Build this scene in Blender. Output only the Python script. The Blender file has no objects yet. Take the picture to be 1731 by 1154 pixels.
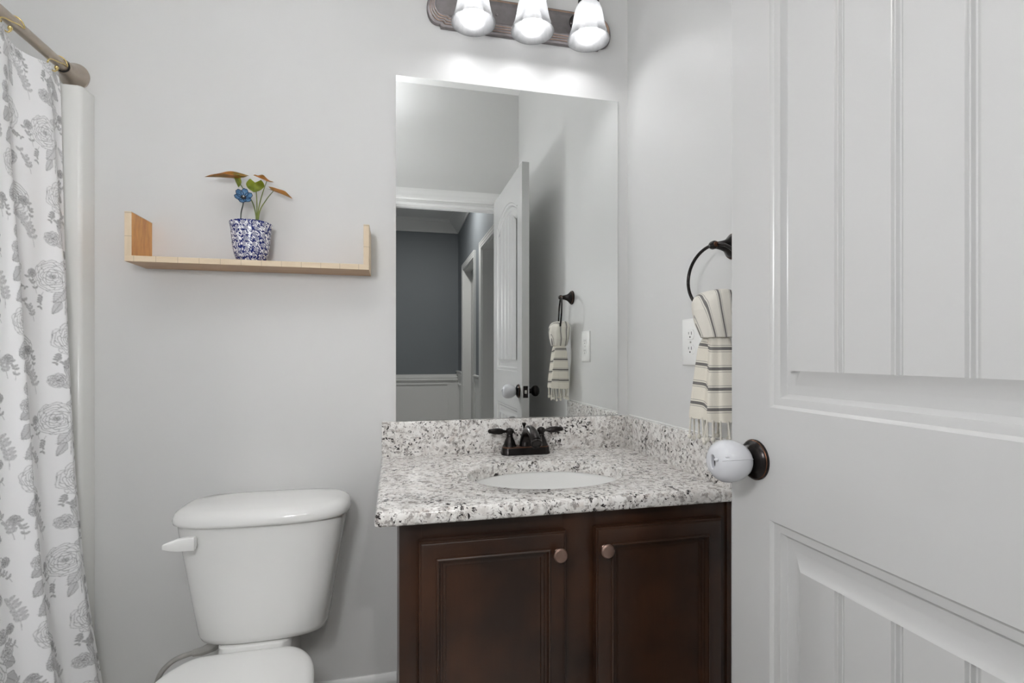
import bpy, bmesh, math, random
import numpy as np
from mathutils import Vector, Matrix
SC = bpy.context.scene
COL = SC.collection
PI = math.pi
R = math.radians
random.seed(7)

# ------------------------------------------------------------------ camera, world, big lights, exposure
cam = bpy.data.cameras.new('camera')
cam.sensor_width = 36.0
cam.lens = 18.0
cam.shift_y = 0.0129
cam.clip_start = 0.02
camo = bpy.data.objects.new('camera', cam)
COL.objects.link(camo)
camo.location = (-0.7601, -1.5736, 1.1351)
camo.rotation_euler = (R(90), 0, R(-13.083))
SC.camera = camo

w = bpy.data.worlds.new('world')
w.use_nodes = True
w.node_tree.nodes['Background'].inputs[0].default_value = (0.05, 0.05, 0.055, 1)
w.node_tree.nodes['Background'].inputs[1].default_value = 1.0
SC.world = w

BULB = 35.0         # radiance of each vanity bulb
FILL_DISC = 29.0          # radiance of the disc in the added, unseen bowl uplight
FILL_BOWL = 2.5         # radiance of the bowl of that added uplight
FILL_GLOBE = 53.0       # radiance of the added, unseen fill globe beside the doorway
HALL_FILL = 420.0          # radiance of the added, unseen hall lamp
SC.view_settings.view_transform = 'Standard'
SC.view_settings.look = 'None'
SC.view_settings.gamma = 1
SC.view_settings.use_curve_mapping = False
SC.view_settings.exposure = 0.0
SC.cycles.max_bounces = 32
SC.cycles.diffuse_bounces = 24
SC.cycles.glossy_bounces = 12
SC.cycles.sample_clamp_indirect = 6.0
SC.cycles.blur_glossy = 0.6
SC.cycles.use_denoising = True

# ------------------------------------------------------------------ materials
def lin(c):
    c = c / 255.0
    return c / 12.92 if c <= 0.04045 else ((c + 0.055) / 1.055) ** 2.4
def rgb(r, g, b):
    return (lin(r), lin(g), lin(b), 1.0)
class NT:
    def __init__(s, name):
        s.m = bpy.data.materials.new(name)
        s.m.use_nodes = True
        s.t = s.m.node_tree
        s.b = s.t.nodes['Principled BSDF']
        s.out = s.t.nodes['Material Output']
    def n(s, kind, **kw):
        nd = s.t.nodes.new(kind)
        for k, v in kw.items():
            setattr(nd, k, v)
        return nd
    def l(s, a, b):
        s.t.links.new(a, b)
    def coords(s):
        return s.n('ShaderNodeTexCoord').outputs['Object']
    def noise(s, vec, scale, detail=2.0, rough=0.5):
        nd = s.n('ShaderNodeTexNoise')
        nd.inputs['Scale'].default_value = scale
        nd.inputs['Detail'].default_value = detail
        nd.inputs['Roughness'].default_value = rough
        if vec is not None:
            s.l(vec, nd.inputs['Vector'])
        return nd.outputs['Fac']
    def mapping(s, vec, scale=(1, 1, 1), rot=(0, 0, 0), loc=(0, 0, 0)):
        nd = s.n('ShaderNodeMapping')
        nd.inputs['Scale'].default_value = scale
        nd.inputs['Rotation'].default_value = rot
        nd.inputs['Location'].default_value = loc
        s.l(vec, nd.inputs['Vector'])
        return nd.outputs[0]
    def ramp(s, fac, stops, interp='LINEAR'):
        nd = s.n('ShaderNodeValToRGB')
        nd.color_ramp.interpolation = interp
        e = nd.color_ramp.elements
        while len(e) < len(stops):
            e.new(0.5)
        for i, (p, c) in enumerate(stops):
            e[i].position = p
            e[i].color = c
        s.l(fac, nd.inputs[0])
        return nd.outputs[0]
    def mix(s, fac, a, b, blend='MIX'):
        nd = s.n('ShaderNodeMix', data_type='RGBA', blend_type=blend)
        for sock, v in ((nd.inputs[0], fac), (nd.inputs[6], a), (nd.inputs[7], b)):
            if isinstance(v, (tuple, float, int)):
                sock.default_value = v
            else:
                s.l(v, sock)
        return nd.outputs[2]
    def math(s, op, a, b=None, c=None):
        nd = s.n('ShaderNodeMath', operation=op)
        for i, v in enumerate((a, b, c)):
            if v is None:
                continue
            if isinstance(v, (float, int)):
                nd.inputs[i].default_value = v
            else:
                s.l(v, nd.inputs[i])
        return nd.outputs[0]
    def sep(s, vec):
        nd = s.n('ShaderNodeSeparateXYZ')
        s.l(vec, nd.inputs[0])
        return nd.outputs
    def bump(s, h, strength=0.1, dist=0.002):
        nd = s.n('ShaderNodeBump')
        nd.inputs['Strength'].default_value = strength
        nd.inputs['Distance'].default_value = dist
        s.l(h, nd.inputs['Height'])
        s.l(nd.outputs[0], s.b.inputs['Normal'])
    def set(s, color=None, rough=None, metal=None, spec=None, coat=None):
        if color is not None:
            if isinstance(color, tuple):
                s.b.inputs['Base Color'].default_value = color
            else:
                s.l(color, s.b.inputs['Base Color'])
        if rough is not None:
            s.b.inputs['Roughness'].default_value = rough
        if metal is not None:
            s.b.inputs['Metallic'].default_value = metal
        if spec is not None:
            s.b.inputs['Specular IOR Level'].default_value = spec
        if coat is not None:
            s.b.inputs['Coat Weight'].default_value = coat
            s.b.inputs['Coat Roughness'].default_value = 0.06
        return s.m

def paint(name, c, rough, var=3, bump=0.05, bscale=220, spec=0.5):
    t = NT(name)
    co = t.coords()
    a = rgb(*c)
    b = rgb(*[max(0, v - var) for v in c])
    t.set(t.mix(t.noise(co, 3.0, 3), a, b), rough, spec=spec)
    if bump:
        t.bump(t.noise(co, bscale, 3), bump, 0.001)
    return t.m
def metal(name, c, rough, c2=None, metallic=1.0):
    t = NT(name)
    co = t.coords()
    t.set(t.mix(t.noise(co, 60, 3), rgb(*c), rgb(*(c2 or c))), rough, metallic)
    return t.m

M = {}
M['wall'] = paint('wall_paint', (214, 214, 213), 0.45, 3, 0.09, 260)
M['ceiling'] = paint('ceiling_paint', (243, 243, 242), 0.8, 2, 0.1, 300)
M['trim'] = paint('trim_paint', (234, 234, 233), 0.3, 2, 0.02, 120)
M['door'] = paint('door_paint', (199, 199, 198), 0.26, 2, 0.035, 160)
M['hall_wall'] = paint('hall_grey_paint', (130, 135, 140), 0.55, 3, 0.08, 260)
M['porcelain'] = paint('porcelain', (230, 230, 228), 0.1, 1, 0)
M['seat_white'] = paint('seat_white_plastic', (240, 240, 238), 0.22, 1, 0)
M['tub'] = paint('tub_acrylic', (226, 226, 223), 0.22, 2, 0)
M['plastic'] = paint('white_plastic', (236, 236, 234), 0.3, 1, 0)
M['cover_plastic'] = paint('knob_cover_plastic', (206, 207, 211), 0.2, 1, 0)
M['slot'] = paint('dark_slot', (38, 36, 35), 0.6, 4, 0)
M['bronze'] = metal('oil_rubbed_bronze', (38, 36, 36), 0.25, (56, 52, 51), 0.85)
M['copper'] = metal('copper_edge', (128, 90, 70), 0.32, (84, 60, 50))
M['plate_bronze'] = metal('brushed_bronze', (150, 145, 146), 0.4, (126, 121, 122))
M['ridge'] = metal('worn_ridge', (214, 184, 160), 0.3, (170, 132, 108))
M['knob_copper'] = metal('aged_copper', (176, 150, 138), 0.36, (140, 112, 100))
M['nickel'] = metal('brushed_nickel', (196, 186, 174), 0.3, (172, 160, 148))
M['brass'] = metal('pale_brass', (232, 212, 150), 0.2, (214, 190, 128))
M['steel'] = metal('steel', (196, 194, 190), 0.4, (168, 166, 162), .6)
def mirror_mat():
    t = NT('mirror_glass')
    t.set((0.90, 0.915, 0.905, 1), 0.0, 1.0)
    return t.m
M['mirror'] = mirror_mat()
def floor_mat():
    t = NT('floor_plank')
    co = t.mapping(t.coords(), (9, 1.4, 1))
    t.set(t.mix(t.noise(co, 4, 5, .6), rgb(214, 211, 206), rgb(234, 232, 228)), 0.35)
    return t.m
M['floor'] = floor_mat()
def espresso():
    t = NT('espresso_wood')
    co = t.coords()
    g = t.noise(t.mapping(co, (26, 26, 2.2)), 6, 5, .62)
    blot = t.noise(co, 5.5, 3)
    c = t.mix(t.ramp(blot, [(.35, (0, 0, 0, 1)), (.7, (1, 1, 1, 1))]), rgb(41, 26, 18), rgb(74, 45, 27))
    c = t.mix(t.math('MULTIPLY', g, 0.45), c, rgb(30, 18, 13))
    t.set(c, 0.3, spec=0.45)
    t.bump(g, .05, .0006)
    return t.m
M['espresso'] = espresso()
def granite():
    t = NT('speckled_granite')
    co = t.coords()
    warp = t.n('ShaderNodeTexNoise')
    warp.inputs['Scale'].default_value = 45
    warp.inputs['Detail'].default_value = 2
    t.l(co, warp.inputs['Vector'])
    vm = t.n('ShaderNodeVectorMath', operation='MULTIPLY_ADD')
    t.l(warp.outputs['Color'], vm.inputs[0])
    vm.inputs[1].default_value = (.02, .02, .02)
    t.l(co, vm.inputs[2])
    v = vm.outputs[0]
    W, K = (1, 1, 1, 1), (0, 0, 0, 1)
    base = t.mix(t.noise(co, 26, 4, .6), rgb(250, 249, 247), rgb(216, 212, 207))
    pale = t.ramp(t.noise(v, 48, 4, .65), [(.47, K), (.60, W)])
    base = t.mix(t.math('MULTIPLY', pale, .5), base, rgb(184, 177, 171))
    grey = t.ramp(t.noise(v, 80, 4, .7), [(.515, K), (.60, W)])
    base = t.mix(t.math('MULTIPLY', grey, .8), base, rgb(138, 131, 127))
    tan = t.ramp(t.noise(t.mapping(co, loc=(3.1, 1.7, .4)), 42, 3, .6), [(.60, K), (.70, W)])
    base = t.mix(t.math('MULTIPLY', tan, .22), base, rgb(180, 156, 140))
    cl = t.noise(t.mapping(co, loc=(.7, 2.3, 5.1)), 15, 3)
    dk = t.noise(v, 122, 3, .6)
    thr = t.math('ADD', dk, t.math('MULTIPLY', t.math('SUBTRACT', cl, .5), .40))
    dark = t.ramp(thr, [(.604, K), (.642, W)])
    base = t.mix(dark, base, rgb(46, 41, 41))
    t.set(base, 0.13, spec=.5)
    return t.m
M['granite'] = granite()
def wood(name, a, b, stretch, rough=0.45, seam=0.0, axis=0):
    t = NT(name)
    co = t.coords()
    g = t.noise(t.mapping(co, stretch), 5, 6, .62)
    c = t.mix(t.ramp(g, [(.3, (0, 0, 0, 1)), (.7, (1, 1, 1, 1))]), rgb(*a), rgb(*b))
    if seam:
        xyz = t.sep(co)
        s = t.math('FRACT', t.math('DIVIDE', t.math('ADD', xyz[axis], 10.0), seam))
        ln = t.math('LESS_THAN', t.math('ABSOLUTE', t.math('SUBTRACT', s, .5)), .011)
        c = t.mix(t.math('MULTIPLY', ln, .55), c, rgb(120, 100, 80))
    t.set(c, rough)
    t.bump(g, .06, .0005)
    return t.m
M['wood_orange'] = wood('varnished_wood', (236, 176, 92), (192, 122, 50), (14, 10, 2.2), .3)
M['wood_under'] = wood('brown_board', (192, 158, 124), (158, 124, 92), (2.0, 16, 16))
M['band_x'] = wood('pale_edge_band', (222, 204, 178), (208, 188, 160), (2, 10, 10), .5, .049, 0)
M['band_z'] = wood('pale_edge_band_upright', (222, 204, 178), (208, 188, 160), (10, 10, 2), .5, .058, 2)
def vcol(name, rough, spec=.5, bump=0.0, translucent=0.0, coat=0.0):
    t = NT(name)
    a = t.n('ShaderNodeAttribute', attribute_name='print')
    t.set(a.outputs['Color'], rough, spec=spec, coat=coat)
    if bump:
        t.bump(t.noise(t.coords(), 900, 2), bump, .0006)
    if translucent:
        tr = t.n('ShaderNodeBsdfTranslucent')
        t.l(a.outputs['Color'], tr.inputs[0])
        mx = t.n('ShaderNodeMixShader')
        mx.inputs[0].default_value = translucent
        t.l(t.b.outputs[0], mx.inputs[1])
        t.l(tr.outputs[0], mx.inputs[2])
        t.l(mx.outputs[0], t.out.inputs[0])
    return t.m
M['curtain'] = vcol('rose_print_fabric', .85, .2, .1, .06)
M['pot'] = vcol('blue_floral_ceramic', .22, .25)
def towel_mat(name, period, offset, base):
    t = NT(name)
    a = t.n('ShaderNodeAttribute', attribute_name='stripe')
    s = t.math('FRACT', t.math('DIVIDE', t.math('ADD', a.outputs['Fac'], offset), period))
    d = t.math('MULTIPLY', t.math('ABSOLUTE', t.math('SUBTRACT', s, .5)), period)
    band = t.math('LESS_THAN', d, .0034)
    thin = t.math('MULTIPLY', t.math('GREATER_THAN', d, .0062), t.math('LESS_THAN', d, .0078))
    wv = t.noise(t.mapping(t.coords(), (1, 1, 1)), 700, 2)
    c = t.mix(t.math('MULTIPLY', wv, .25), rgb(*base), rgb(198, 192, 180))
    c = t.mix(t.math('MULTIPLY', band, .85), c, rgb(84, 82, 84))
    c = t.mix(t.math('MULTIPLY', thin, .6), c, rgb(110, 108, 108))
    t.set(c, .9, spec=.15)
    t.bump(wv, .35, .001)
    return t.m
M['towel'] = towel_mat('striped_cotton', .044, .012, (230, 225, 213))
M['towel_wrap'] = towel_mat('striped_cotton_wrap', .046, .018, (230, 226, 217))
M['fringe'] = paint('cotton_fringe', (228, 224, 214), .9, 8, .3, 900, .1)
def leafmat(name, a, b, sc=30):
    t = NT(name)
    co = t.coords()
    c = t.mix(t.ramp(t.noise(co, sc, 2), [(.4, (0, 0, 0, 1)), (.6, (1, 1, 1, 1))]), rgb(*a), rgb(*b))
    t.set(c, .35)
    return t.m
M['leaf_brown'] = leafmat('bronze_leaf', (196, 132, 56), (150, 122, 46))
M['leaf_green'] = leafmat('green_leaf', (160, 170, 56), (122, 138, 40))
M['leaf_orange'] = leafmat('orange_leaf', (226, 160, 92), (176, 134, 52), 60)
M['stem'] = leafmat('green_stem', (122, 132, 62), (92, 108, 48))
M['stem_dark'] = leafmat('dark_stem', (46, 58, 50), (60, 70, 58))
M['soil'] = paint('soil', (60, 48, 38), .95, 14, .5, 200, .1)
def petal():
    t = NT('blue_petal')
    t.set(t.mix(t.noise(t.coords(), 90, 2), rgb(66, 126, 176), rgb(142, 186, 220)), .12)
    t.b.inputs['Transmission Weight'].default_value = .12
    return t.m
M['petal'] = petal()
M['petal_edge'] = paint('dark_blue_petal_edge', (22, 48, 82), .2, 6, 0)
def emissive(name, col, strength):
    t = NT(name)
    t.b.inputs['Base Color'].default_value = col
    t.b.inputs['Emission Color'].default_value = col
    t.b.inputs['Emission Strength'].default_value = strength
    return t.m
M['bulb'] = emissive('lit_bulb', (.985, .985, 1.0, 1), BULB)
M['uplight_fill'] = emissive('fill_disc_glow', (.985, .989, 1.0, 1), FILL_DISC)
M['bowl'] = emissive('fill_bowl_glow', (.985, .989, 1.0, 1), FILL_BOWL)
M['globe'] = emissive('fill_globe_glow', (.985, .989, 1.0, 1), FILL_GLOBE)
def shade_mat():
    t = NT('alabaster_glass')
    co = t.coords()
    sw = t.ramp(t.noise(t.mapping(co, (1, 1, .6)), 26, 4, .6), [(.4, (0, 0, 0, 1)), (.66, (1, 1, 1, 1))])
    col = t.mix(sw, (.27, .272, .276, 1), (.37, .37, .37, 1))
    df = t.n('ShaderNodeBsdfDiffuse')
    t.l(col, df.inputs[0])
    tl = t.n('ShaderNodeBsdfTranslucent')
    t.l(col, tl.inputs[0])
    gl = t.n('ShaderNodeBsdfGlossy')
    gl.inputs['Color'].default_value = (.5, .5, .5, 1)
    gl.inputs['Roughness'].default_value = .15
    tp = t.n('ShaderNodeBsdfTransparent')
    tp.inputs[0].default_value = (.9, .9, .9, 1)
    m1 = t.n('ShaderNodeMixShader')
    m1.inputs[0].default_value = .72
    t.l(df.outputs[0], m1.inputs[1]); t.l(tl.outputs[0], m1.inputs[2])
    m2 = t.n('ShaderNodeMixShader')
    m2.inputs[0].default_value = .04
    t.l(m1.outputs[0], m2.inputs[1]); t.l(gl.outputs[0], m2.inputs[2])
    m3 = t.n('ShaderNodeMixShader')
    m3.inputs[0].default_value = .12
    t.l(m2.outputs[0], m3.inputs[1]); t.l(tp.outputs[0], m3.inputs[2])
    t.l(m3.outputs[0], t.out.inputs[0])
    return t.m
M['shade'] = shade_mat()

# ------------------------------------------------------------------ mesh helpers (all shapes are given in world metres)
def box(bm, x0, x1, y0, y1, z0, z1, bev=0.0, seg=2):
    vs = [bm.verts.new((x, y, z)) for x in (x0, x1) for y in (y0, y1) for z in (z0, z1)]
    fs = [(0, 1, 3, 2), (4, 6, 7, 5), (0, 4, 5, 1), (2, 3, 7, 6), (0, 2, 6, 4), (1, 5, 7, 3)]
    fl = [bm.faces.new([vs[i] for i in f]) for f in fs]
    if bev:
        es = list({e for f in fl for e in f.edges})
        bmesh.ops.bevel(bm, geom=es, offset=bev, segments=seg, profile=.5, affect='EDGES', clamp_overlap=True)
def loft(bm, loops, close=True, cap0=False, cap1=False):
    rows = [[bm.verts.new(p) for p in lp] for lp in loops]
    n = len(rows[0])
    for a, b in zip(rows, rows[1:]):
        for i in range(n if close else n - 1):
            j = (i + 1) % n
            try:
                bm.faces.new((a[i], a[j], b[j], b[i]))
            except ValueError:
                pass
    if cap0:
        bm.faces.new(rows[0][::-1])
    if cap1:
        bm.faces.new(rows[-1])
    return rows
def frame(d):
    d = Vector(d).normalized()
    up = Vector((0, 0, 1)) if abs(d.z) < .95 else Vector((0, 1, 0))
    u = d.cross(up).normalized()
    return u, d.cross(u).normalized(), d
def lathe(bm, base, axis, prof, seg=32, cap0=True, cap1=True, sx=1.0, sy=1.0):
    """prof: (distance along the axis, radius)"""
    u, v, d = frame(axis)
    b = Vector(base)
    loops = []
    for h, r in prof:
        r = max(r, 1e-5)
        loops.append([b + d * h + (u * math.cos(2 * PI * i / seg) * sx + v * math.sin(2 * PI * i / seg) * sy) * r for i in range(seg)])
    loft(bm, loops, True, cap0, cap1)
def tube(bm, pts, rad, seg=12, caps=True, closed=False):
    pts = [Vector(p) for p in pts]
    n = len(pts)
    rs = rad if isinstance(rad, (list, tuple)) else [rad] * n
    loops = []
    pu = None
    for i in range(n):
        if closed:
            d = pts[(i + 1) % n] - pts[i - 1]
        else:
            d = pts[min(i + 1, n - 1)] - pts[max(i - 1, 0)]
        d.normalize()
        if pu is None:
            pu = frame(d)[0]
        u = (pu - d * pu.dot(d)).normalized()
        pu = u
        v = d.cross(u)
        loops.append([pts[i] + (u * math.cos(2 * PI * k / seg) + v * math.sin(2 * PI * k / seg)) * rs[i] for k in range(seg)])
    if closed:
        loops.append(loops[0])
    loft(bm, loops, True, caps and not closed, caps and not closed)
def spline(pts, n=24):
    """Catmull-Rom through points"""
    P = [Vector(p) for p in pts]
    P = [P[0] * 2 - P[1]] + P + [P[-1] * 2 - P[-2]]
    out = []
    segs = len(P) - 3
    for k in range(n + 1):
        t = k / n * segs
        i = min(int(t), segs - 1)
        f = t - i
        a, b, c, d = P[i:i + 4]
        out.append(.5 * ((2 * b) + (c - a) * f + (2 * a - 5 * b + 4 * c - d) * f * f + (3 * b - a - 3 * c + d) * f ** 3))
    return out
def sphere(bm, c, r, seg=20, rings=12, sc=(1, 1, 1)):
    loops = []
    for j in range(rings + 1):
        t = PI * j / rings
        rr = max(math.sin(t), 1e-4) * r
        loops.append([(c[0] + rr * math.cos(2 * PI * i / seg) * sc[0], c[1] + rr * math.sin(2 * PI * i / seg) * sc[1], c[2] + r * math.cos(t) * sc[2]) for i in range(seg)])
    loft(bm, loops, True, True, True)
def inset(poly, d):
    """offset a counter-clockwise 2D polygon inwards"""
    n = len(poly)
    out = []
    for i in range(n):
        p0, p1, p2 = (Vector(poly[i - 1]), Vector(poly[i]), Vector(poly[(i + 1) % n]))
        e1 = (p1 - p0).normalized(); e2 = (p2 - p1).normalized()
        n1 = Vector((-e1.y, e1.x)); n2 = Vector((-e2.y, e2.x))
        out.append(p1 + (n1 + n2) / max(1 + n1.dot(n2), .35) * d)
    return out
def obj(name, bm, mat, parent=None, org=None, smooth=35, recalc=True):
    """link a bmesh as one mesh object; org is the point of its thing the coordinates are taken from"""
    if recalc:
        bmesh.ops.recalc_face_normals(bm, faces=bm.faces[:])
    o_ = org if org is not None else (parent.get('org') if parent is not None else None)
    o_ = Vector(o_) if o_ is not None else Vector((0, 0, 0))
    bmesh.ops.translate(bm, verts=bm.verts[:], vec=-o_)
    me = bpy.data.meshes.new(name)
    bm.to_mesh(me)
    bm.free()
    if smooth:
        me.shade_smooth()
        me.set_sharp_from_angle(angle=R(smooth))
    me.materials.append(mat)
    ob = bpy.data.objects.new(name, me)
    COL.objects.link(ob)
    ob['org'] = list(o_)
    if parent is not None:
        ob.parent = parent
    else:
        ob.location = o_
    return ob
def tag(o, label, cat, group=None):
    o['label'] = label
    o['category'] = cat
    if group:
        o['group'] = group
    return o
def thing(name, label, cat, org, group=None):
    o = bpy.data.objects.new(name, None)
    o.empty_display_size = .05
    COL.objects.link(o)
    o.location = org
    o['org'] = list(org)
    return tag(o, label, cat, group)
def struct(name, bm, mat, parent=None, smooth=35, org=None):
    o = obj(name, bm, mat, parent, org, smooth)
    if parent is None:
        o['kind'] = 'structure'
    return o
def B():
    return bmesh.new()
def boxes(*lst):
    bm = B()
    for b in lst:
        box(bm, *b)
    return bm

# ------------------------------------------------------------------ the setting: bathroom shell
CEIL = 2.745
FW = -1.53                       # room face of the wall that holds the doorway
LX = -2.335                      # left wall behind the bath
DX0, DX1 = -.832, -.132          # doorway opening
DTOP = 2.052
struct('floor', boxes((LX - .1, .1, FW - .12, .1, -.1, 0)), M['floor'], smooth=0)
struct('ceiling', boxes((LX - .1, .1, FW, .1, CEIL, CEIL + .1)), M['ceiling'], smooth=0)
struct('wall_back', boxes((LX - .1, .1, 0, .1, 0, CEIL)), M['wall'], smooth=0)
struct('wall_right', boxes((0, .1, FW, 0, 0, CEIL)), M['wall'], smooth=0)
struct('wall_left', boxes((LX - .1, LX, FW, 0, 0, CEIL)), M['wall'], smooth=0)
struct('wall_front', boxes((LX - .1, DX0, FW - .12, FW, 0, CEIL), (DX1, 0, FW - .12, FW, 0, CEIL), (DX0, DX1, FW - .12, FW, DTOP, CEIL)), M['wall'], smooth=0)
def strip(bm, a, b, out, prof):
    """extrude a moulding profile (offset across, projection out) from a to b; across = out x run"""
    a, b, out = Vector(a), Vector(b), Vector(out)
    run = (b - a).normalized()
    ac = run.cross(out).normalized()
    loft(bm, [[a + ac * s + out * t for s, t in prof], [b + ac * s + out * t for s, t in prof]], True, True, True)
BASEP = [(0, 0), (0, .013), (.150, .013), (.156, .009), (.162, .011), (.170, .013), (.178, .010), (.187, .004), (.187, 0)]
bm = B(); strip(bm, (-.7495, 0, 0), (-1.525, 0, 0), (0, -1, 0), [(-s, t) for s, t in BASEP])
for v in bm.verts:
    v.co.z = abs(v.co.z)
struct('baseboard_back', bm, M['trim'])
CAS = [(0, 0), (0, .012), (.006, .016), (.02, .015), (.028, .018), (.044, .018), (.052, .021), (.062, .021), (.062, 0)]
def casing(bm, x0, x1, ztop, yface, sgn, zbot=0.0):
    """door casing on a wall that faces sgn*y"""
    loops = []
    for s, t in CAS:
        y = yface + sgn * t
        loops.append([(x0 - s, y, zbot), (x0 - s, y, ztop + s), (x1 + s, y, ztop + s), (x1 + s, y, zbot)])
    loft(bm, loops, False)
bm = B(); casing(bm, DX0 - .004, DX1 + .004, DTOP + .004, FW, 1)
struct('trim_1', bm, M['trim'])
bm = boxes((DX0 - .001, DX0 + .014, FW - .122, FW + .001, 0, DTOP), (DX1 - .0005, DX1 + .001, FW - .122, FW + .001, 0, DTOP), (DX0, DX1, FW - .122, FW + .001, DTOP - .014, DTOP + .001))
box(bm, DX0 + .014, DX1, FW - .09, FW - .05, DTOP - .026, DTOP - .012)
struct('trim_2', bm, M['trim'], smooth=0)

# hall beyond the doorway (seen in the mirror)
HY0, HY1 = FW - .12, -4.65
HX = .012
D1 = (-4.12, -3.35); D2 = (-2.93, -2.18)
HT = 2.075
struct('floor_hall', boxes((-1.5, .7, HY1 - .1, HY0, -.1, 0)), M['floor'], smooth=0)
struct('ceiling_hall', boxes((-1.5, .7, HY1 - .1, HY0, CEIL, CEIL + .1)), M['ceiling'], smooth=0)
struct('wall_hall_end', boxes((-1.5, HX, HY1 - .1, HY1, 0, CEIL)), M['hall_wall'], smooth=0)
struct('wall_hall_left', boxes((-1.5, -1.4, HY1, HY0, 0, CEIL)), M['hall_wall'], smooth=0)
hr = [(HY1 - .1, D1[0], 0, CEIL), (D1[1], D2[0], 0, CEIL), (D2[1], HY0, 0, CEIL), (D1[0], D1[1], HT, CEIL), (D2[0], D2[1], HT, CEIL)]
struct('wall_hall_right', boxes(*[(HX, HX + .11, a, b, c, d) for a, b, c, d in hr]), M['hall_wall'], smooth=0)
struct('wall_hall_alcove', boxes((.6, .7, -3.0, -1.66, 0, CEIL), (.122, .6, -3.0, -2.97, 0, CEIL)), M['wall'], smooth=0)
def casing_x(bm, y0, y1, ztop, xface):
    loops = []
    for s, t in CAS:
        x = xface - t
        loops.append([(x, y0 - s, 0), (x, y0 - s, ztop + s), (x, y1 + s, ztop + s), (x, y1 + s, 0)])
    loft(bm, loops, False)
for k, d in enumerate((D1, D2)):
    bm = B(); casing_x(bm, d[0], d[1], HT, HX)
    box(bm, HX - .001, HX + .112, d[0], d[0] + .012, 0, HT); box(bm, HX - .001, HX + .112, d[1] - .012, d[1], 0, HT)
    box(bm, HX - .001, HX + .112, d[0], d[1], HT - .012, HT)
    struct('trim_%d' % (3 + k), bm, M['trim'], smooth=20)
WA = 'trim_%d'
# white wainscot with chair rail and picture frames
bm = boxes((-1.4, HX, HY1, HY1 + .006, 0, .90))
box(bm, HX - .006, HX, D1[1] + .064, D2[0] - .064, 0, .90); box(bm, HX - .006, HX, HY1, D1[0] - .064, 0, .90)
RAIL = [(0, 0), (0, .012), (.012, .014), (.016, .022), (.03, .024), (.036, .016), (.048, .03), (.056, .03), (.058, 0)]
strip(bm, (HX, HY1, .885), (-1.4, HY1, .885), (0, 1, 0), RAIL)
for a, b in ((HY1, D1[0] - .064), (D1[1] + .064, D2[0] - .064)):
    loft(bm, [[(HX - t, y, .885 + s) for s, t in RAIL] for y in (a, b)], True, True, True)
def pframe(bm, pt, a0, a1, z0, z1):
    for s0, s1, t in ((0, .022, .014), (.004, .016, .02)):
        for q in ((a0 + s0, a1 - s0, z0 + s0, z0 + s1), (a0 + s0, a1 - s0, z1 - s1, z1 - s0), (a0 + s0, a0 + s1, z0 + s1, z1 - s1), (a1 - s1, a1 - s0, z0 + s1, z1 - s1)):
            c0 = pt(q[0], q[2], 0.003); c1 = pt(q[1], q[3], t)
            box(bm, min(c0[0], c1[0]), max(c0[0], c1[0]), min(c0[1], c1[1]), max(c0[1], c1[1]), c0[2], c1[2])
pframe(bm, lambda a, z, t: (a, HY1 + t, z), -1.2, -.10, .22, .795)
pframe(bm, lambda a, z, t: (HX - t, a, z), HY1 + .08, D1[0] - .10, .22, .795)
struct('trim_5', bm, M['trim'], smooth=20)
# crown moulding
CR = [(0, 0), (0, .012), (.012, .016), (.02, .024), (.05, .045), (.085, .085), (.10, .094), (.112, .11), (.142, .115), (.142, 0)]
bm = B()
loft(bm, [[(x - (t if x > 0 else 0), HY1 + t, CEIL - .142 + s) for s, t in CR] for x in (-1.4, HX)], True, True, True)
loft(bm, [[(HX - t, y + (t if k == 0 else 0), CEIL - .142 + s) for s, t in CR] for k, y in enumerate((HY1, HY0))], True, True, True)
struct('trim_6', bm, M['trim'], smooth=30)
# hall door leaf, set back in its opening
bm = boxes((HX + .075, HX + .11, D1[0] + .014, D1[1] - .014, .01, HT - .014))
d2 = struct('door_2', bm, M['door'], smooth=0)
tag(d2, 'closed white hall door with a round knob, seen in the mirror', 'door')
bm = B(); lathe(bm, (HX + .075, -3.44, .985), (-1, 0, 0), [(0, .032), (.006, .03), (.008, .012), (.03, .012), (.036, .024), (.05, .028), (.062, .022), (.068, .004)], 20)
k_ = obj('door_knob', bm, M['nickel'], d2)

# hall lamp: can added to the hall ceiling for its light, out of view
t = thing('added_hall_light', 'added round white light in the hall ceiling, out of view', 'ceiling light', (-.42, -3.15, CEIL))
bm = B(); lathe(bm, (-.42, -3.15, CEIL), (0, 0, -1), [(0, .085), (.006, .083), (.008, .07), (.002, .062)], 32, True, False)
obj('trim_ring', bm, M['trim'], t)
bm = B(); lathe(bm, (-.42, -3.15, CEIL - .0015), (0, 0, -1), [(0, .062), (.001, .06)], 32)
obj('lens', bm, emissive('hall_fill_lens', (1, .98, .95, 1), HALL_FILL), t)

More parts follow.
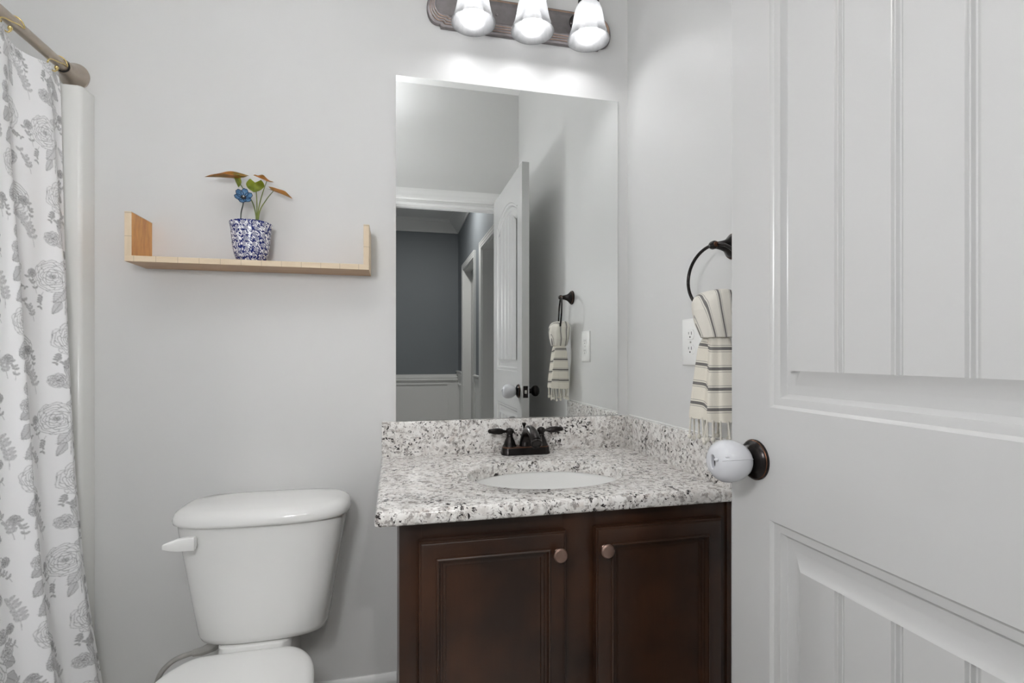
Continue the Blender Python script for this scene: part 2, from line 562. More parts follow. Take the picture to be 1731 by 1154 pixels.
# ------------------------------------------------------------------ entry door, standing open
DF, DB = -.170, -.135
YL, YH = -.771, -1.463
ZT, ZB = 2.0425, .012
def door_1():
    bm = B()
    X = lambda d: DF - d                      # depth below the face is negative
    P0, P1 = YH + .094, YL - .094             # panel edges across the door
    CY = (YL + YH) / 2
    def arch(y, z_s=1.868, rise=.066):
        u = (y - CY) / ((P1 - P0) / 2 - .022)
        return z_s + (rise * (1 - u * u) if abs(u) < 1 else 0)
    def poly(z0, top):
        pts = [(P0, z0), (P1, z0)]
        if top is None:
            n = 25
            for i in range(n):
                y = P1 + (P0 - P1) * i / (n - 1)
                pts.append((y, arch(y)))
        else:
            pts += [(P1, top), (P0, top)]
        return pts
    def quad(y0, y1, z0, z1):
        bm.faces.new([bm.verts.new((DF, y, z)) for y, z in ((y0, z0), (y1, z0), (y1, z1), (y0, z1))])
    ups = poly(1.0505, None)
    low = poly(.16, .8695)
    quad(YH, P0, ZB, ZT); quad(P1, YL, ZB, ZT)
    quad(P0, P1, ZB, .16); quad(P0, P1, .8695, 1.0505)
    bm.faces.new([bm.verts.new((DF, y, z)) for y, z in [(P0, ZT)] + [p for p in ups[2:]][::-1] + [(P1, ZT)]])
    prof = [(0, 0), (.0022, -.0030), (.0045, -.0048), (.011, -.0048), (.016, -.0065), (.0205, -.0135), (.0225, -.0150), (.036, -.0150), (.039, -.0145), (.057, -.0048), (.060, -.0035)]
    for pl, arched in ((ups, True), (low, False)):
        loops = [[(X(dp), q[0], q[1]) for q in inset(pl, d)] for d, dp in prof]
        loft(bm, loops, True)
        # planked field
        fl = inset(pl, .060)
        y0 = min(q[0] for q in fl); y1 = max(q[0] for q in fl); zb = min(q[1] for q in fl)
        tops = sorted([(q[0], q[1]) for q in fl[2:]])
        zt = lambda y: float(np.interp(y, [q[0] for q in tops], [q[1] for q in tops]))
        st = [(y0, 0)]
        for g in (-.124, -.0415, .0415, .124):
            c = CY + g
            st += [(c - .0085, 0), (c - .0065, -.0012), (c - .0022, -.0052), (c + .0002, -.0054), (c + .0020, -.0012), (c + .0036, -.0010), (c + .0056, -.0034), (c + .0075, 0)]
        st += [(y1, 0)]
        st2 = []
        for a, b in zip(st, st[1:]):                     # subdivide the planks so the arch stays round
            m_ = 6 if b[0] - a[0] > .03 and arched else 1
            st2 += [(a[0] + (b[0] - a[0]) * i / m_, a[1] + (b[1] - a[1]) * i / m_) for i in range(m_)]
        st2.append(st[-1])
        for a, b in zip(st2, st2[1:]):
            bm.faces.new([bm.verts.new(p) for p in ((X(-.0035 + a[1]), a[0], zb), (X(-.0035 + b[1]), b[0], zb), (X(-.0035 + b[1]), b[0], zt(b[0])), (X(-.0035 + a[1]), a[0], zt(a[0])))])
            if a[1] or b[1]:
                for z in (zb, None):
                    za, zb_ = (z, z) if z else (zt(a[0]), zt(b[0]))
                    pts = [(X(-.0035), a[0], za), (X(-.0035), b[0], zb_), (X(-.0035 + b[1]), b[0], zb_), (X(-.0035 + a[1]), a[0], za)]
                    pts = [p for i, p in enumerate(pts) if p != pts[i - 1]]
                    if len(pts) > 2:
                        bm.faces.new([bm.verts.new(p) for p in pts])
    # edges and back
    c = [(YH, ZB), (YL, ZB), (YL, ZT), (YH, ZT)]
    loft(bm, [[(DF, y, z) for y, z in c], [(DB, y, z) for y, z in c]], True, False, True)
    bmesh.ops.remove_doubles(bm, verts=bm.verts[:], dist=1e-5)
    return bm
d1 = struct('door_1', door_1(), M['door'], smooth=28)
tag(d1, 'white two-panel planked door standing open in the foreground, right side of the photo', 'door')
KY, KZ = -.832, .960
bm = B(); lathe(bm, (DF, KY, KZ), (-1, 0, 0), [(-.002, .0335), (.003, .0335), (.0036, .0325)], 40)
ros = obj('rosette', bm, M['bronze'], d1); ros['label'] = 'dark bronze round rosette'
bm = B(); lathe(bm, (DF, KY, KZ), (-1, 0, 0), [(.0034, .0325), (.0042, .0328), (.005, .0318)], 40, False, False)
rim_ = obj('copper_rim', bm, M['copper'], ros); rim_['label'] = 'copper coloured rim'
bm = B(); lathe(bm, (DF, KY, KZ), (-1, 0, 0), [(.0045, .032), (.008, .030), (.012, .022), (.014, .015)], 40, False, True)
obj('dish', bm, M['bronze'], ros)
bm = B(); lathe(bm, (DF, KY, KZ), (-1, 0, 0), [(.012, .011), (.026, .011), (.030, .018), (.038, .025), (.047, .027), (.056, .025), (.064, .016), (.067, .004)], 28)
obj('door_knob', bm, M['bronze'], d1)
bm = B(); lathe(bm, (DB, KY, KZ), (1, 0, 0), [(-.002, .033), (.004, .033), (.008, .028), (.012, .013), (.026, .011), (.030, .018), (.038, .025), (.047, .027), (.056, .025), (.064, .016), (.067, .004)], 32)
kb = obj('door_knob', bm, M['bronze'], d1); kb['label'] = 'bare dark bronze knob facing the wall'
bm = boxes((DF + .006, DB - .006, YL - .001, YL + .0012, KZ - .028, KZ + .028))
lp = obj('latch_plate', bm, M['bronze'], d1)
bm = B(); box(bm, DF + .012, DB - .012, YL + .001, YL + .008, KZ - .008, KZ + .008, .002)
obj('latch_bolt', bm, M['steel'], lp)
for z in (.22, 1.03, 1.83):
    bm = B(); lathe(bm, (DB + .001, YH - .004, z - .045), (0, 0, 1), [(0, .004), (.003, .006), (.087, .006), (.09, .004)], 14)
    box(bm, DF + .006, DB, YH - .0022, YH + .0004, z - .045, z + .045)
    obj('hinge', bm, M['bronze'], d1)

# child safety cover over the knob
t = thing('doorknob_cover', 'white plastic child safety cover over the knob of the open door', 'knob cover', (DF - .04, KY, KZ))
bm = B()
pr_ = [(.0165, .0135), (.019, .019), (.025, .0255), (.035, .0312), (.046, .0342), (.055, .0348), (.064, .0335), (.072, .029), (.078, .022), (.0805, .016)]
u, v, d = frame((-1, 0, 0))
loops = []
for h, r in pr_:
    loops.append([Vector((DF, KY, KZ)) + d * h + u * math.cos(a) * r + v * math.sin(a) * r for a in [2 * PI * i / 48 for i in range(48)]])
for h, r, ov in ((.081, .0125, .62), (.0795, .0112, .5), (.0745, .0108, .48)):
    loops.append([Vector((DF, KY, KZ)) + d * h + Vector((0, math.cos(a) * r * ov, math.sin(a) * r)) for a in [0] * 0 + [math.atan2((u * math.cos(q) + v * math.sin(q)).z, (u * math.cos(q) + v * math.sin(q)).y) for q in [2 * PI * i / 48 for i in range(48)]]])
loft(bm, loops, True)
obj('shell', bm, M['cover_plastic'], t)
bm = B()
tube(bm, [Vector((DF, KY, KZ)) + d * h + Vector((0, 1, 0)) * 0 + Vector((0, -.35, .94)) * 0 + (Vector((0, -r * .97, r * .26))) for h, r in pr_[1:-1]], .0009, 6)
obj('seam', bm, M['cover_plastic'], t)
for hy, (cy_, cz_) in ((.070, (-.0245, .012)), (.070, (.022, -.018)), (.0815, (-.012, .006))):
    bm = B(); sphere(bm, (DF - hy, KY + cy_, KZ + cz_), .0036, 12, 8, (1.3, 1, .8))
    obj('nub', bm, M['cover_plastic'], t)
bm = B(); lathe(bm, (DF - .0735, KY, KZ), (-1, 0, 0), [(0, .0112), (.0006, .011)], 24)
for vv in bm.verts:
    vv.co.y = KY + (vv.co.y - KY) * .55
obj('slot_opening', bm, M['slot'], t)

# ------------------------------------------------------------------ vanity cabinet
CT = .8335           # worktop height
CB = .803
t = thing('vanity_cabinet', 'dark espresso vanity cabinet with two panelled doors under the granite top', 'cabinet', (-.375, -.27, 0))
bm = boxes((-.748, -.732, -.515, -.003, .09, CB), (-.018, -.002, -.515, -.003, .09, CB), (-.732, -.018, -.012, -.003, .09, CB), (-.732, -.018, -.515, -.012, .09, .106), (-.748, -.002, -.455, -.445, 0, .1), (-.732, -.018, -.515, -.509, .106, .76))
box(bm, -.748, -.704, -.533, -.51, .09, CB, .0012); box(bm, -.408, -.334, -.533, -.51, .09, CB, .0012); box(bm, -.036, -.002, -.533, -.51, .09, CB, .0012)
box(bm, -.7479, -.0021, -.5325, -.51, .758, CB - .0003); box(bm, -.7479, -.0021, -.5325, -.51, .0905, .13)
obj('body', bm, M['espresso'], t)
bm = boxes((-.0115, -.0005, -.538, -.5, .09, CB))
obj('filler_strip', bm, M['espresso'], t)
def cab_door(x0, x1, z0, z1):
    bm = B()
    yf, yb = -.553, -.5335
    pl = [(x0, z0), (x1, z0), (x1, z1), (x0, z1)]
    prof = [(0, yb), (0, yf + .007), (.0015, yf + .004), (.004, yf + .0035), (.0052, yf + .001), (.007, yf), (.034, yf), (.0352, yf - .0030), (.0375, yf - .0045), (.0400, yf - .0035), (.0412, yf), (.0425, yf + .0035), (.0470, yf + .0035), (.0482, yf + .0065), (.0535, yf + .0075), (.0545, yf + .011)]
    loft(bm, [[(q[0], y, q[1]) for q in inset(pl, d)] for d, y in prof], True, True, True)
    return bm
for x0, x1, kx, side in ((-.711, -.405, -.4245, 'left'), (-.339, -.033, -.3205, 'right')):
    dr = obj('door', cab_door(x0, x1, .11, .766), M['espresso'], t)
    bm = B(); lathe(bm, (kx, -.5525, .7225), (0, -1, 0), [(0, .008), (.003, .0075), (.005, .005), (.011, .0055), (.014, .011), (.018, .0148), (.021, .015), (.0245, .0125), (.026, .006)], 28)
    k = obj('knob', bm, M['knob_copper'], dr); k['label'] = 'round aged copper knob'

# ------------------------------------------------------------------ granite worktop with splashes
WX = -.7945
WD = -.5632
t = thing('countertop', 'speckled grey and white granite vanity top with backsplashes', 'countertop', (-.4, -.28, CB))
SX, SY, SA, SB_ = -.380, -.322, .2, .1475
def rect_pts(ang, x0, x1, y0, y1):
    out = []
    for a in ang:
        c, s = math.cos(a), math.sin(a)
        k = min((x1 - SX) / c if c > 1e-9 else (x0 - SX) / c if c < -1e-9 else 1e9, (y1 - SY) / s if s > 1e-9 else (y0 - SY) / s if s < -1e-9 else 1e9)
        out.append((SX + c * k, SY + s * k))
    return out
ang = sorted([2 * PI * i / 120 for i in range(120)] + [math.atan2(y - SY, x - SX) % (2 * PI) for x in (WX, -.0008) for y in (WD, -.001)])
rp = rect_pts(ang, WX, -.0008, WD, -.001)
def rloop(d, z):
    return [(max(x, WX + d), max(y, WD + d), z) for x, y in rp]
def eloop(k, z):
    return [(SX + math.cos(a) * (SA + k), SY + math.sin(a) * (SB_ + k), z) for a in ang]
bm = B()
loops = [eloop(.001, CB), eloop(.001, CT - .004), eloop(.002, CT - .001), eloop(.005, CT), rloop(.013, CT), rloop(.007, CT - .0012), rloop(.003, CT - .004), rloop(.0006, CT - .009), rloop(0, CT - .014), rloop(.0003, CB + .006), rloop(.003, CB + .0015), rloop(.006, CB), eloop(.001, CB)]
loft(bm, loops, True)
bmesh.ops.remove_doubles(bm, verts=bm.verts[:], dist=1e-6)
obj('slab', bm, M['granite'], t, smooth=40)
BT = .9357
bm = B(); box(bm, WX + .002, -.0005, -.0208, -.0005, CT, BT, .0015, 2)
obj('backsplash', bm, M['granite'], t)
bm = B(); box(bm, -.0208, -.0005, WD + .003, -.0212, CT, BT, .0015, 2)
obj('side_splash', bm, M['granite'], t)
bm = boxes((-.0028, -.0004, WD + .006, -.02, BT - .0005, BT + .0032), (WX + .004, -.0004, -.0028, -.0004, BT - .0005, BT + .0006))
ck = obj('caulk_line', bm, M['plastic'], t); ck['label'] = 'white caulk bead'

# undermount basin
t = thing('sink_basin', 'white oval undermount sink basin set into the granite top', 'sink', (SX, SY, CB - .15))
bm = B()
def el(k, z, kk=1.0):
    return [(SX + math.cos(a) * (SA + k) * kk, SY + math.sin(a) * (SB_ + k) * kk, z) for a in [2 * PI * i / 72 for i in range(72)]]
loft(bm, [el(.022, CB - .012), el(.022, CB - .0005), el(.004, CB - .0005), el(.002, CB - .008), el(0, CB - .03, .985), el(0, CB - .06, .95), el(0, CB - .09, .87), el(0, CB - .115, .74), el(0, CB - .132, .55), el(0, CB - .14, .3), el(0, CB - .143, .11)], True, False, True)
obj('bowl', bm, M['porcelain'], t, smooth=50)
bm = B(); lathe(bm, (SX, SY, CB - .1435), (0, 0, 1), [(0, .026), (.003, .025), (.004, .02), (.002, .017), (.003, .006)], 28)
obj('drain', bm, M['bronze'], t)

# ------------------------------------------------------------------ faucet
FX, FY = -.366, -.060
t = thing('faucet', 'dark oil-rubbed bronze two-handle faucet on the granite top', 'faucet', (FX, FY, CT))
def rrect(cx, cy, hx, hy, r, z, n=8):
    out = []
    for qx, qy, a0 in ((1, 1, 0), (-1, 1, 90), (-1, -1, 180), (1, -1, 270)):
        for i in range(n + 1):
            a = R(a0 + 90 * i / n)
            out.append((cx + qx * (hx - r) + math.cos(a) * r, cy + qy * (hy - r) + math.sin(a) * r, z))
    return out
bm = B()
loft(bm, [rrect(FX, FY, .076 - i, .026 - i, .022 - i, CT + z) for i, z in ((0, 0), (0, .004), (.002, .008), (.0025, .018), (.004, .0215))], True, True, True)
obj('base', bm, M['bronze'], t)
bm = B()
loft(bm, [rrect(FX, FY, .076 - i, .026 - i, .022 - i, CT + z) for i, z in ((.004, .0214), (.0042, .0235), (.006, .0245), (.010, .0248))], True, False, True)
rb = obj('base_rim', bm, M['copper'], t); rb['label'] = 'copper edge along the top of the base'
for sx in (-1, 1):
    hx = FX + sx * .0495
    h = B(); lathe(h, (hx, FY, CT + .024), (0, 0, 1), [(0, .0215), (.004, .0205), (.006, .0185), (.016, .0155), (.026, .011), (.030, .0095), (.032, .0105), (.034, .0095), (.038, .0095), (.042, .0125), (.048, .013), (.053, .010), (.056, .004)], 28)
    ho = obj('handle', h, M['bronze'], t)
    b_ = B()
    u, v, d = frame((sx, -.12, .06))
    st = Vector((hx, FY, CT + .069))
    prof = [(.008, .004), (.016, .004), (.018, .0055), (.021, .0055), (.024, .0075), (.034, .0092), (.046, .0088), (.058, .007), (.062, .0062)]
    loops = []
    for hh, r in prof:
        fl = .06 if .023 < hh < .06 else 0
        loops.append([st + d * hh + (u * math.cos(2 * PI * i / 40) + v * math.sin(2 * PI * i / 40)) * r * (1 + fl * math.cos(2 * PI * i / 40 * 10)) for i in range(40)])
    loft(b_, loops, True, True, True)
    lv = obj('lever', b_, M['bronze'], ho, smooth=50)
    b_ = B(); lathe(b_, st + d * .062, d, [(0, .0064), (.002, .0068), (.004, .0055), (.007, .003)], 20)
    q = obj('lever_tip', b_, M['bronze'], ho)
bm = B()
path = spline([(FX, FY, CT + .02), (FX, FY - .002, CT + .045), (FX, FY - .022, CT + .070), (FX, FY - .058, CT + .079), (FX, FY - .094, CT + .072), (FX, FY - .118, CT + .056)], 26)
tube(bm, path, [.0205 - .0065 * min(1, i / 9) + .0015 * max(0, (i - 18) / 8) for i in range(27)], 24)
obj('spout', bm, M['bronze'], t, smooth=50)
bm = B(); lathe(bm, Vector(path[-1]) - Vector((0, -.002, .0014)), (0, -.83, -.56), [(0, .0156), (.003, .0162), (.009, .0162), (.011, .014), (.008, .011)], 24)
q = obj('spout_tip', bm, M['bronze'], t)
bm = B(); tube(bm, [(FX, FY + .017, CT + .02), (FX, FY + .017, CT + .083)], .0028, 10)
lathe(bm, (FX, FY + .017, CT + .080), (0, 0, 1), [(0, .003), (.003, .0045), (.008, .0068), (.010, .007), (.012, .004)], 16)
obj('lift_rod', bm, M['bronze'], t)

# ------------------------------------------------------------------ mirror
bm = B(); box(bm, -.7516, -.037, -.006, -.0008, .9366, 1.970)
mr = obj('wall_mirror', bm, M['mirror'], smooth=0)
tag(mr, 'large frameless rectangular wall mirror above the backsplash', 'mirror')

# ------------------------------------------------------------------ vanity light bar
LXC, LZC = -.362, 2.186
t = thing('vanity_light', 'bronze three-bulb vanity light bar with frosted bell shades above the mirror', 'wall light', (LXC, 0, LZC))
def bar_outline():
    hw, hh, nt = .256, .0575, .0085
    pts = [(-hw, -hh), (hw, -hh), (hw + .004, -hh + nt)]
    n = 20
    for i in range(n + 1):
        a = -PI / 2 + PI * i / n
        pts.append((hw + .006 + .037 * math.cos(a) ** .8 if abs(math.cos(a)) > 1e-6 else hw + .006, (hh - nt) * math.sin(a)))
    pts += [(hw + .004, hh - nt), (hw, hh), (-hw, hh), (-hw - .004, hh - nt)]
    for i in range(n + 1):
        a = PI / 2 + PI * i / n
        c = -math.cos(a)
        pts.append((-hw - .006 - .037 * c ** .8 if c > 1e-6 else -hw - .006, (hh - nt) * math.sin(a)))
    pts.append((-hw - .004, -hh + nt))
    out = []
    for p in pts:
        if not out or (Vector(p) - Vector(out[-1])).length > 1e-5:
            out.append(p)
    return out
ol = bar_outline()
def sins(d):
    return [(LXC + (x - math.copysign(d, x) if abs(x) > .01 else x), LZC + z * (1 - d / .0575)) for x, z in ol]
bm = B()
loft(bm, [[(x, y, z) for x, z in sins(d)] for d, y in ((0, -.001), (0, -.006), (.003, -.010), (.0095, -.0125), (.0105, -.0165), (.0145, -.018), (.0155, -.0215), (.0195, -.023), (.0205, -.0262), (.0245, -.0275), (.026, -.0265))], True, True, True)
bp = obj('backplate', bm, M['plate_bronze'], t, smooth=30)
for d, y in ((.0098, -.0146), (.0148, -.0198), (.0198, -.0246)):
    bm = B(); ps = sins(d)
    tube(bm, [(x, y - .0012, z) for x, z in ps], .0007, 6, closed=True)
    q = obj('copper_line', bm, M['ridge'], bp); q['label'] = 'worn copper coloured ridge line'
for sx in (-.0885, .0885):
    bm = B(); sphere(bm, (LXC + sx, -.0285, LZC - .004), .0045, 14, 8, (1, .8, 1))
    obj('screw_cap', bm, M['plate_bronze'], bp)
SZ = 2.080
for i in (-1, 0, 1):
    sx, sy = LXC + i * .1745, -.125
    bm = B(); lathe(bm, (sx, -.026, LZC + .008), (0, -1, 0), [(0, .026), (.004, .026), (.008, .018), (.012, .009)], 24)
    tube(bm, spline([(sx, -.03, LZC + .008), (sx, -.075, LZC + .022), (sx, -.112, LZC + .052), (sx, sy, LZC + .060)], 16), .0065, 12)
    ar = obj('arm', bm, M['bronze'], t)
    bm = B(); lathe(bm, (sx, sy, SZ + .108), (0, 0, 1), [(0, .030), (.004, .0315), (.012, .0315), (.016, .027), (.034, .022), (.046, .016), (.052, .008)], 28)
    obj('socket_cup', bm, M['bronze'], t)
    out = [(.000, .0635), (.004, .0625), (.014, .0578), (.030, .0522), (.050, .0475), (.072, .0438), (.090, .0398), (.102, .0345), (.110, .028), (.114, .024)]
    bm = B()
    prof = out + [(h - .0025, max(r - .0028, .004)) for h, r in out[::-1]]
    prof[len(out):] = [(min(h, .1115) if h < .1 else h, r) for h, r in prof[len(out):]]
    lathe(bm, (sx, sy, SZ), (0, 0, 1), [(max(h, .0008), r) for h, r in prof], 48, False, False)
    sh = obj('shade', bm, M['shade'], t, smooth=60); sh['label'] = 'frosted white alabaster glass bell shade'
    bm = B()
    bz = SZ + .008
    pts = [(0, .002), (.002, .010), (.007, .018), (.015, .0248), (.026, .0285), (.036, .0275), (.046, .0235), (.058, .0165), (.072, .0135), (.086, .013)]
    lathe(bm, (sx, sy, bz), (0, 0, 1), pts, 24, True, True)
    bb = obj('bulb', bm, M['bulb'], t, smooth=60); bb['label'] = 'lit white bulb'

# bowl uplight added out of view, evens the room light off the ceiling
UX, UY = -1.15, -1.22
t = thing('added_fill_bowl', 'added white bowl uplight below the bathroom ceiling, out of view', 'ceiling light', (UX, UY, CEIL))
bm = B(); lathe(bm, (UX, UY, CEIL), (0, 0, -1), [(0, .06), (.012, .06), (.02, .045), (.022, .008), (.30, .008), (.302, .02)], 32)
obj('stem', bm, M['nickel'], t)
bm = B(); lathe(bm, (UX, UY, CEIL - .235), (0, 0, -1), [(0, .185), (.012, .182), (.035, .165), (.058, .125), (.072, .07), (.076, .01), (.070, .008), (.066, .066), (.052, .12), (.030, .158), (.010, .174), (0, .179)], 40, False, False)
obj('bowl', bm, M['bowl'], t, smooth=60)
bm = B(); lathe(bm, (UX, UY, CEIL - .262), (0, 0, 1), [(0, .13), (.012, .128), (.022, .10), (.028, .02)], 32)
obj('lamp_disc', bm, M['uplight_fill'], t, smooth=60)

# unseen fill globe added on the doorway wall to brighten the lower room
GX, GY, GZ = -1.04, FW + .115, 1.46
t = thing('added_fill_globe', 'added white fill globe on the wall beside the doorway, out of view', 'wall light', (GX, FW, GZ))
bm = B(); lathe(bm, (GX, FW, GZ - .10), (0, 1, 0), [(.0005, .055), (.012, .055), (.018, .045), (.02, .01)], 32)
tube(bm, spline([(GX, FW + .018, GZ - .10), (GX, FW + .07, GZ - .125), (GX, GY, GZ - .12), (GX, GY, GZ - .085)], 16), .008, 12)
obj('bracket', bm, M['bronze'], t)
bm = B(); sphere(bm, (GX, GY, GZ), .09, 32, 18)
obj('globe', bm, M['globe'], t, smooth=60)

# ------------------------------------------------------------------ shelf
S0, S1 = -1.411, -.8235
SZ0, SZT = 1.368, 1.492
SYF = -.115
t = thing('wall_shelf', 'pale wooden wall shelf with upright ends above the toilet', 'shelf', ((S0 + S1) / 2, 0, SZ0))
bm = B(); box(bm, S0 + .001, S1 - .001, SYF + .001, -.0005, SZ0, SZ0 + .0145)
bd = obj('board', bm, M['wood_under'], t)
bm = B(); box(bm, S0, S1, SYF, SYF + .0012, SZ0 + .0002, SZ0 + .0148, .0004, 1)
q = obj('edge_band', bm, M['band_x'], bd); q['label'] = 'pale edge band with seams'
for x0, x1, ex in ((S0, S0 + .0155, 0), (S1 - .0155, S1, 1)):
    bm = B(); box(bm, x0 + .0008, x1 - .0008, SYF + .001, -.0005, SZ0 + .0145, SZT - .001, .0005, 1)
    ep = obj('end_panel', bm, M['wood_orange'] if not ex else M['band_z'], t)
    if not ex:
        ep['label'] = 'left end panel, inner side varnished orange brown'
    bm = B(); box(bm, x0, x1, SYF, SYF + .0012, SZ0 + .0146, SZT, .0004, 1)
    box(bm, x0, x1, SYF, -.0005, SZT - .0012, SZT + .0002, .0003, 1)
    if ex:
        box(bm, x1 - .001, x1, SYF, -.0005, SZ0, SZT)
    q = obj('edge_band', bm, M['band_z'], ep); q['label'] = 'pale edge band'

# ------------------------------------------------------------------ raster drawing for the printed surfaces
class Ras:
    def __init__(s, w, h, px):
        s.W, s.H, s.px = int(round(w / px)), int(round(h / px)), px
        s.a = np.ones((s.H, s.W), np.float32)
    def _box(s, P, pad):
        x0, y0 = np.floor(P.min(0) / s.px - pad).astype(int)
        x1, y1 = np.ceil(P.max(0) / s.px + pad).astype(int)
        X, Y = np.meshgrid(np.arange(x0, x1 + 1), np.arange(y0, y1 + 1))
        return X, Y
    def fill(s, P, v):
        P = np.asarray(P, float)
        X, Y = s._box(P, 1)
        p = P / s.px
        ins = np.zeros(X.shape, bool)
        j = len(p) - 1
        for i in range(len(p)):
            xi, yi = p[i]; xj, yj = p[j]
            if yi != yj:
                ins ^= ((yi > Y) != (yj > Y)) & (X < (xj - xi) * (Y - yi) / (yj - yi) + xi)
            j = i
        s.a[Y[ins] % s.H, X[ins] % s.W] = v
    def line(s, P, wd, v, closed=False):
        P = np.asarray(P, float)
        if closed:
            P = np.vstack([P, P[:1]])
        for a, b in zip(P, P[1:]):
            X, Y = s._box(np.array([a, b]), wd / s.px + 1)
            px, py = X * s.px - a[0], Y * s.px - a[1]
            d = b - a
            L = max(d @ d, 1e-12)
            t = np.clip((px * d[0] + py * d[1]) / L, 0, 1)
            m = np.hypot(px - t * d[0], py - t * d[1]) < wd / 2
            s.a[Y[m] % s.H, X[m] % s.W] = v
    def sample(s, u, v):
        x = u / s.px; y = v / s.px
        x0 = np.floor(x).astype(int); y0 = np.floor(y).astype(int)
        fx, fy = x - x0, y - y0
        A = s.a
        g = lambda i, j: A[j % s.H, i % s.W]
        return (g(x0, y0) * (1 - fx) + g(x0 + 1, y0) * fx) * (1 - fy) + (g(x0, y0 + 1) * (1 - fx) + g(x0 + 1, y0 + 1) * fx) * fy
rng = np.random.default_rng(11)
def blob(c, rx, ry, rot, n=14, wob=.12, k=3):
    a = np.linspace(0, 2 * PI, n, endpoint=False)
    ph = rng.uniform(0, 6.28)
    r = 1 + wob * np.cos(k * a + ph) + rng.uniform(-.05, .05, n)
    x, y = rx * r * np.cos(a), ry * r * np.sin(a)
    c_, s_ = math.cos(rot), math.sin(rot)
    return np.stack([c[0] + x * c_ - y * s_, c[1] + x * s_ + y * c_], 1)
LW = .00085
def rose(g, c, r, ink=.40):
    c = np.array(c, float)
    for ring, (rr, n) in enumerate(((1.0, 8), (.84, 7), (.68, 6), (.52, 5), (.38, 5), (.25, 4))):
        off = rng.uniform(0, 6.28)
        for i in range(n):
            a = off + 2 * PI * i / n + rng.uniform(-.18, .18)
            e = np.array([math.cos(a), math.sin(a) * 1.04])
            P = blob(c + r * rr * .62 * e, r * (.30 * rr + .10), r * (.46 * rr + .06), a, 18, .12, 4)
            g.fill(P, .95)
            g.fill(blob(c + r * rr * .50 * e, r * (.20 * rr + .06), r * (.34 * rr + .04), a, 12, .1, 3), .84)
            for h in np.linspace(-.75, .75, 9):
                aa = a + h * .75
                q = np.array([math.cos(aa), math.sin(aa) * 1.04])
                g.line([c + r * rr * .36 * q, c + r * rr * (.62 + .22 * rng.random()) * q], LW * .55, .66)
            g.line(P, LW, ink + .06 * (ring < 2), True)
    g.fill(blob(c, r * .13, r * .11, 0, 10), .72)
    g.line(blob(c, r * .12, r * .10, 0, 10), LW, ink * .8, True)
    g.fill(blob(c, r * .05, r * .05, 0, 8), ink)
def leaf(g, b, tip, w, tone=.82, ink=.38):
    b, tip = np.array(b, float), np.array(tip, float)
    d = tip - b
    L = np.hypot(*d)
    n_ = np.array([-d[1], d[0]]) / L
    t = np.linspace(0, 1, 10)
    pr = np.sin(PI * t ** .8) * w * .5
    zz = 1 + .10 * np.cos(t * 40)
    up = b + np.outer(t, d) + np.outer(pr * zz, n_)
    dn = b + np.outer(t, d) - np.outer(pr * zz, n_)
    P = np.vstack([up, dn[::-1]])
    g.fill(P, tone)
    g.line(P, LW, ink, True)
    g.line([b, tip], LW, ink)
    for k in np.linspace(.12, .86, 8):
        for s_ in (1, -1):
            p0 = b + d * k
            g.line([p0, p0 + d * .14 + n_ * s_ * math.sin(PI * k ** .8) * w * .42], LW * .7, .52)
def sprig(g, b, a, L, ink=.5, n=5):
    b = np.array(b, float)
    pts = [b + L * t * np.array([math.sin(a + .35 * t), math.cos(a + .35 * t)]) for t in np.linspace(0, 1, 8)]
    g.line(pts, LW * 1.1, ink)
    for i in range(1, n + 1):
        p = pts[min(7, 1 + i * 6 // n)]
        for s_ in (1, -1):
            aa = a + s_ * .9 + rng.uniform(-.2, .2)
            q = p + L * .22 * np.array([math.sin(aa), math.cos(aa)])
            leaf(g, p, q, L * .12, .95, .68)
    return pts[-1]
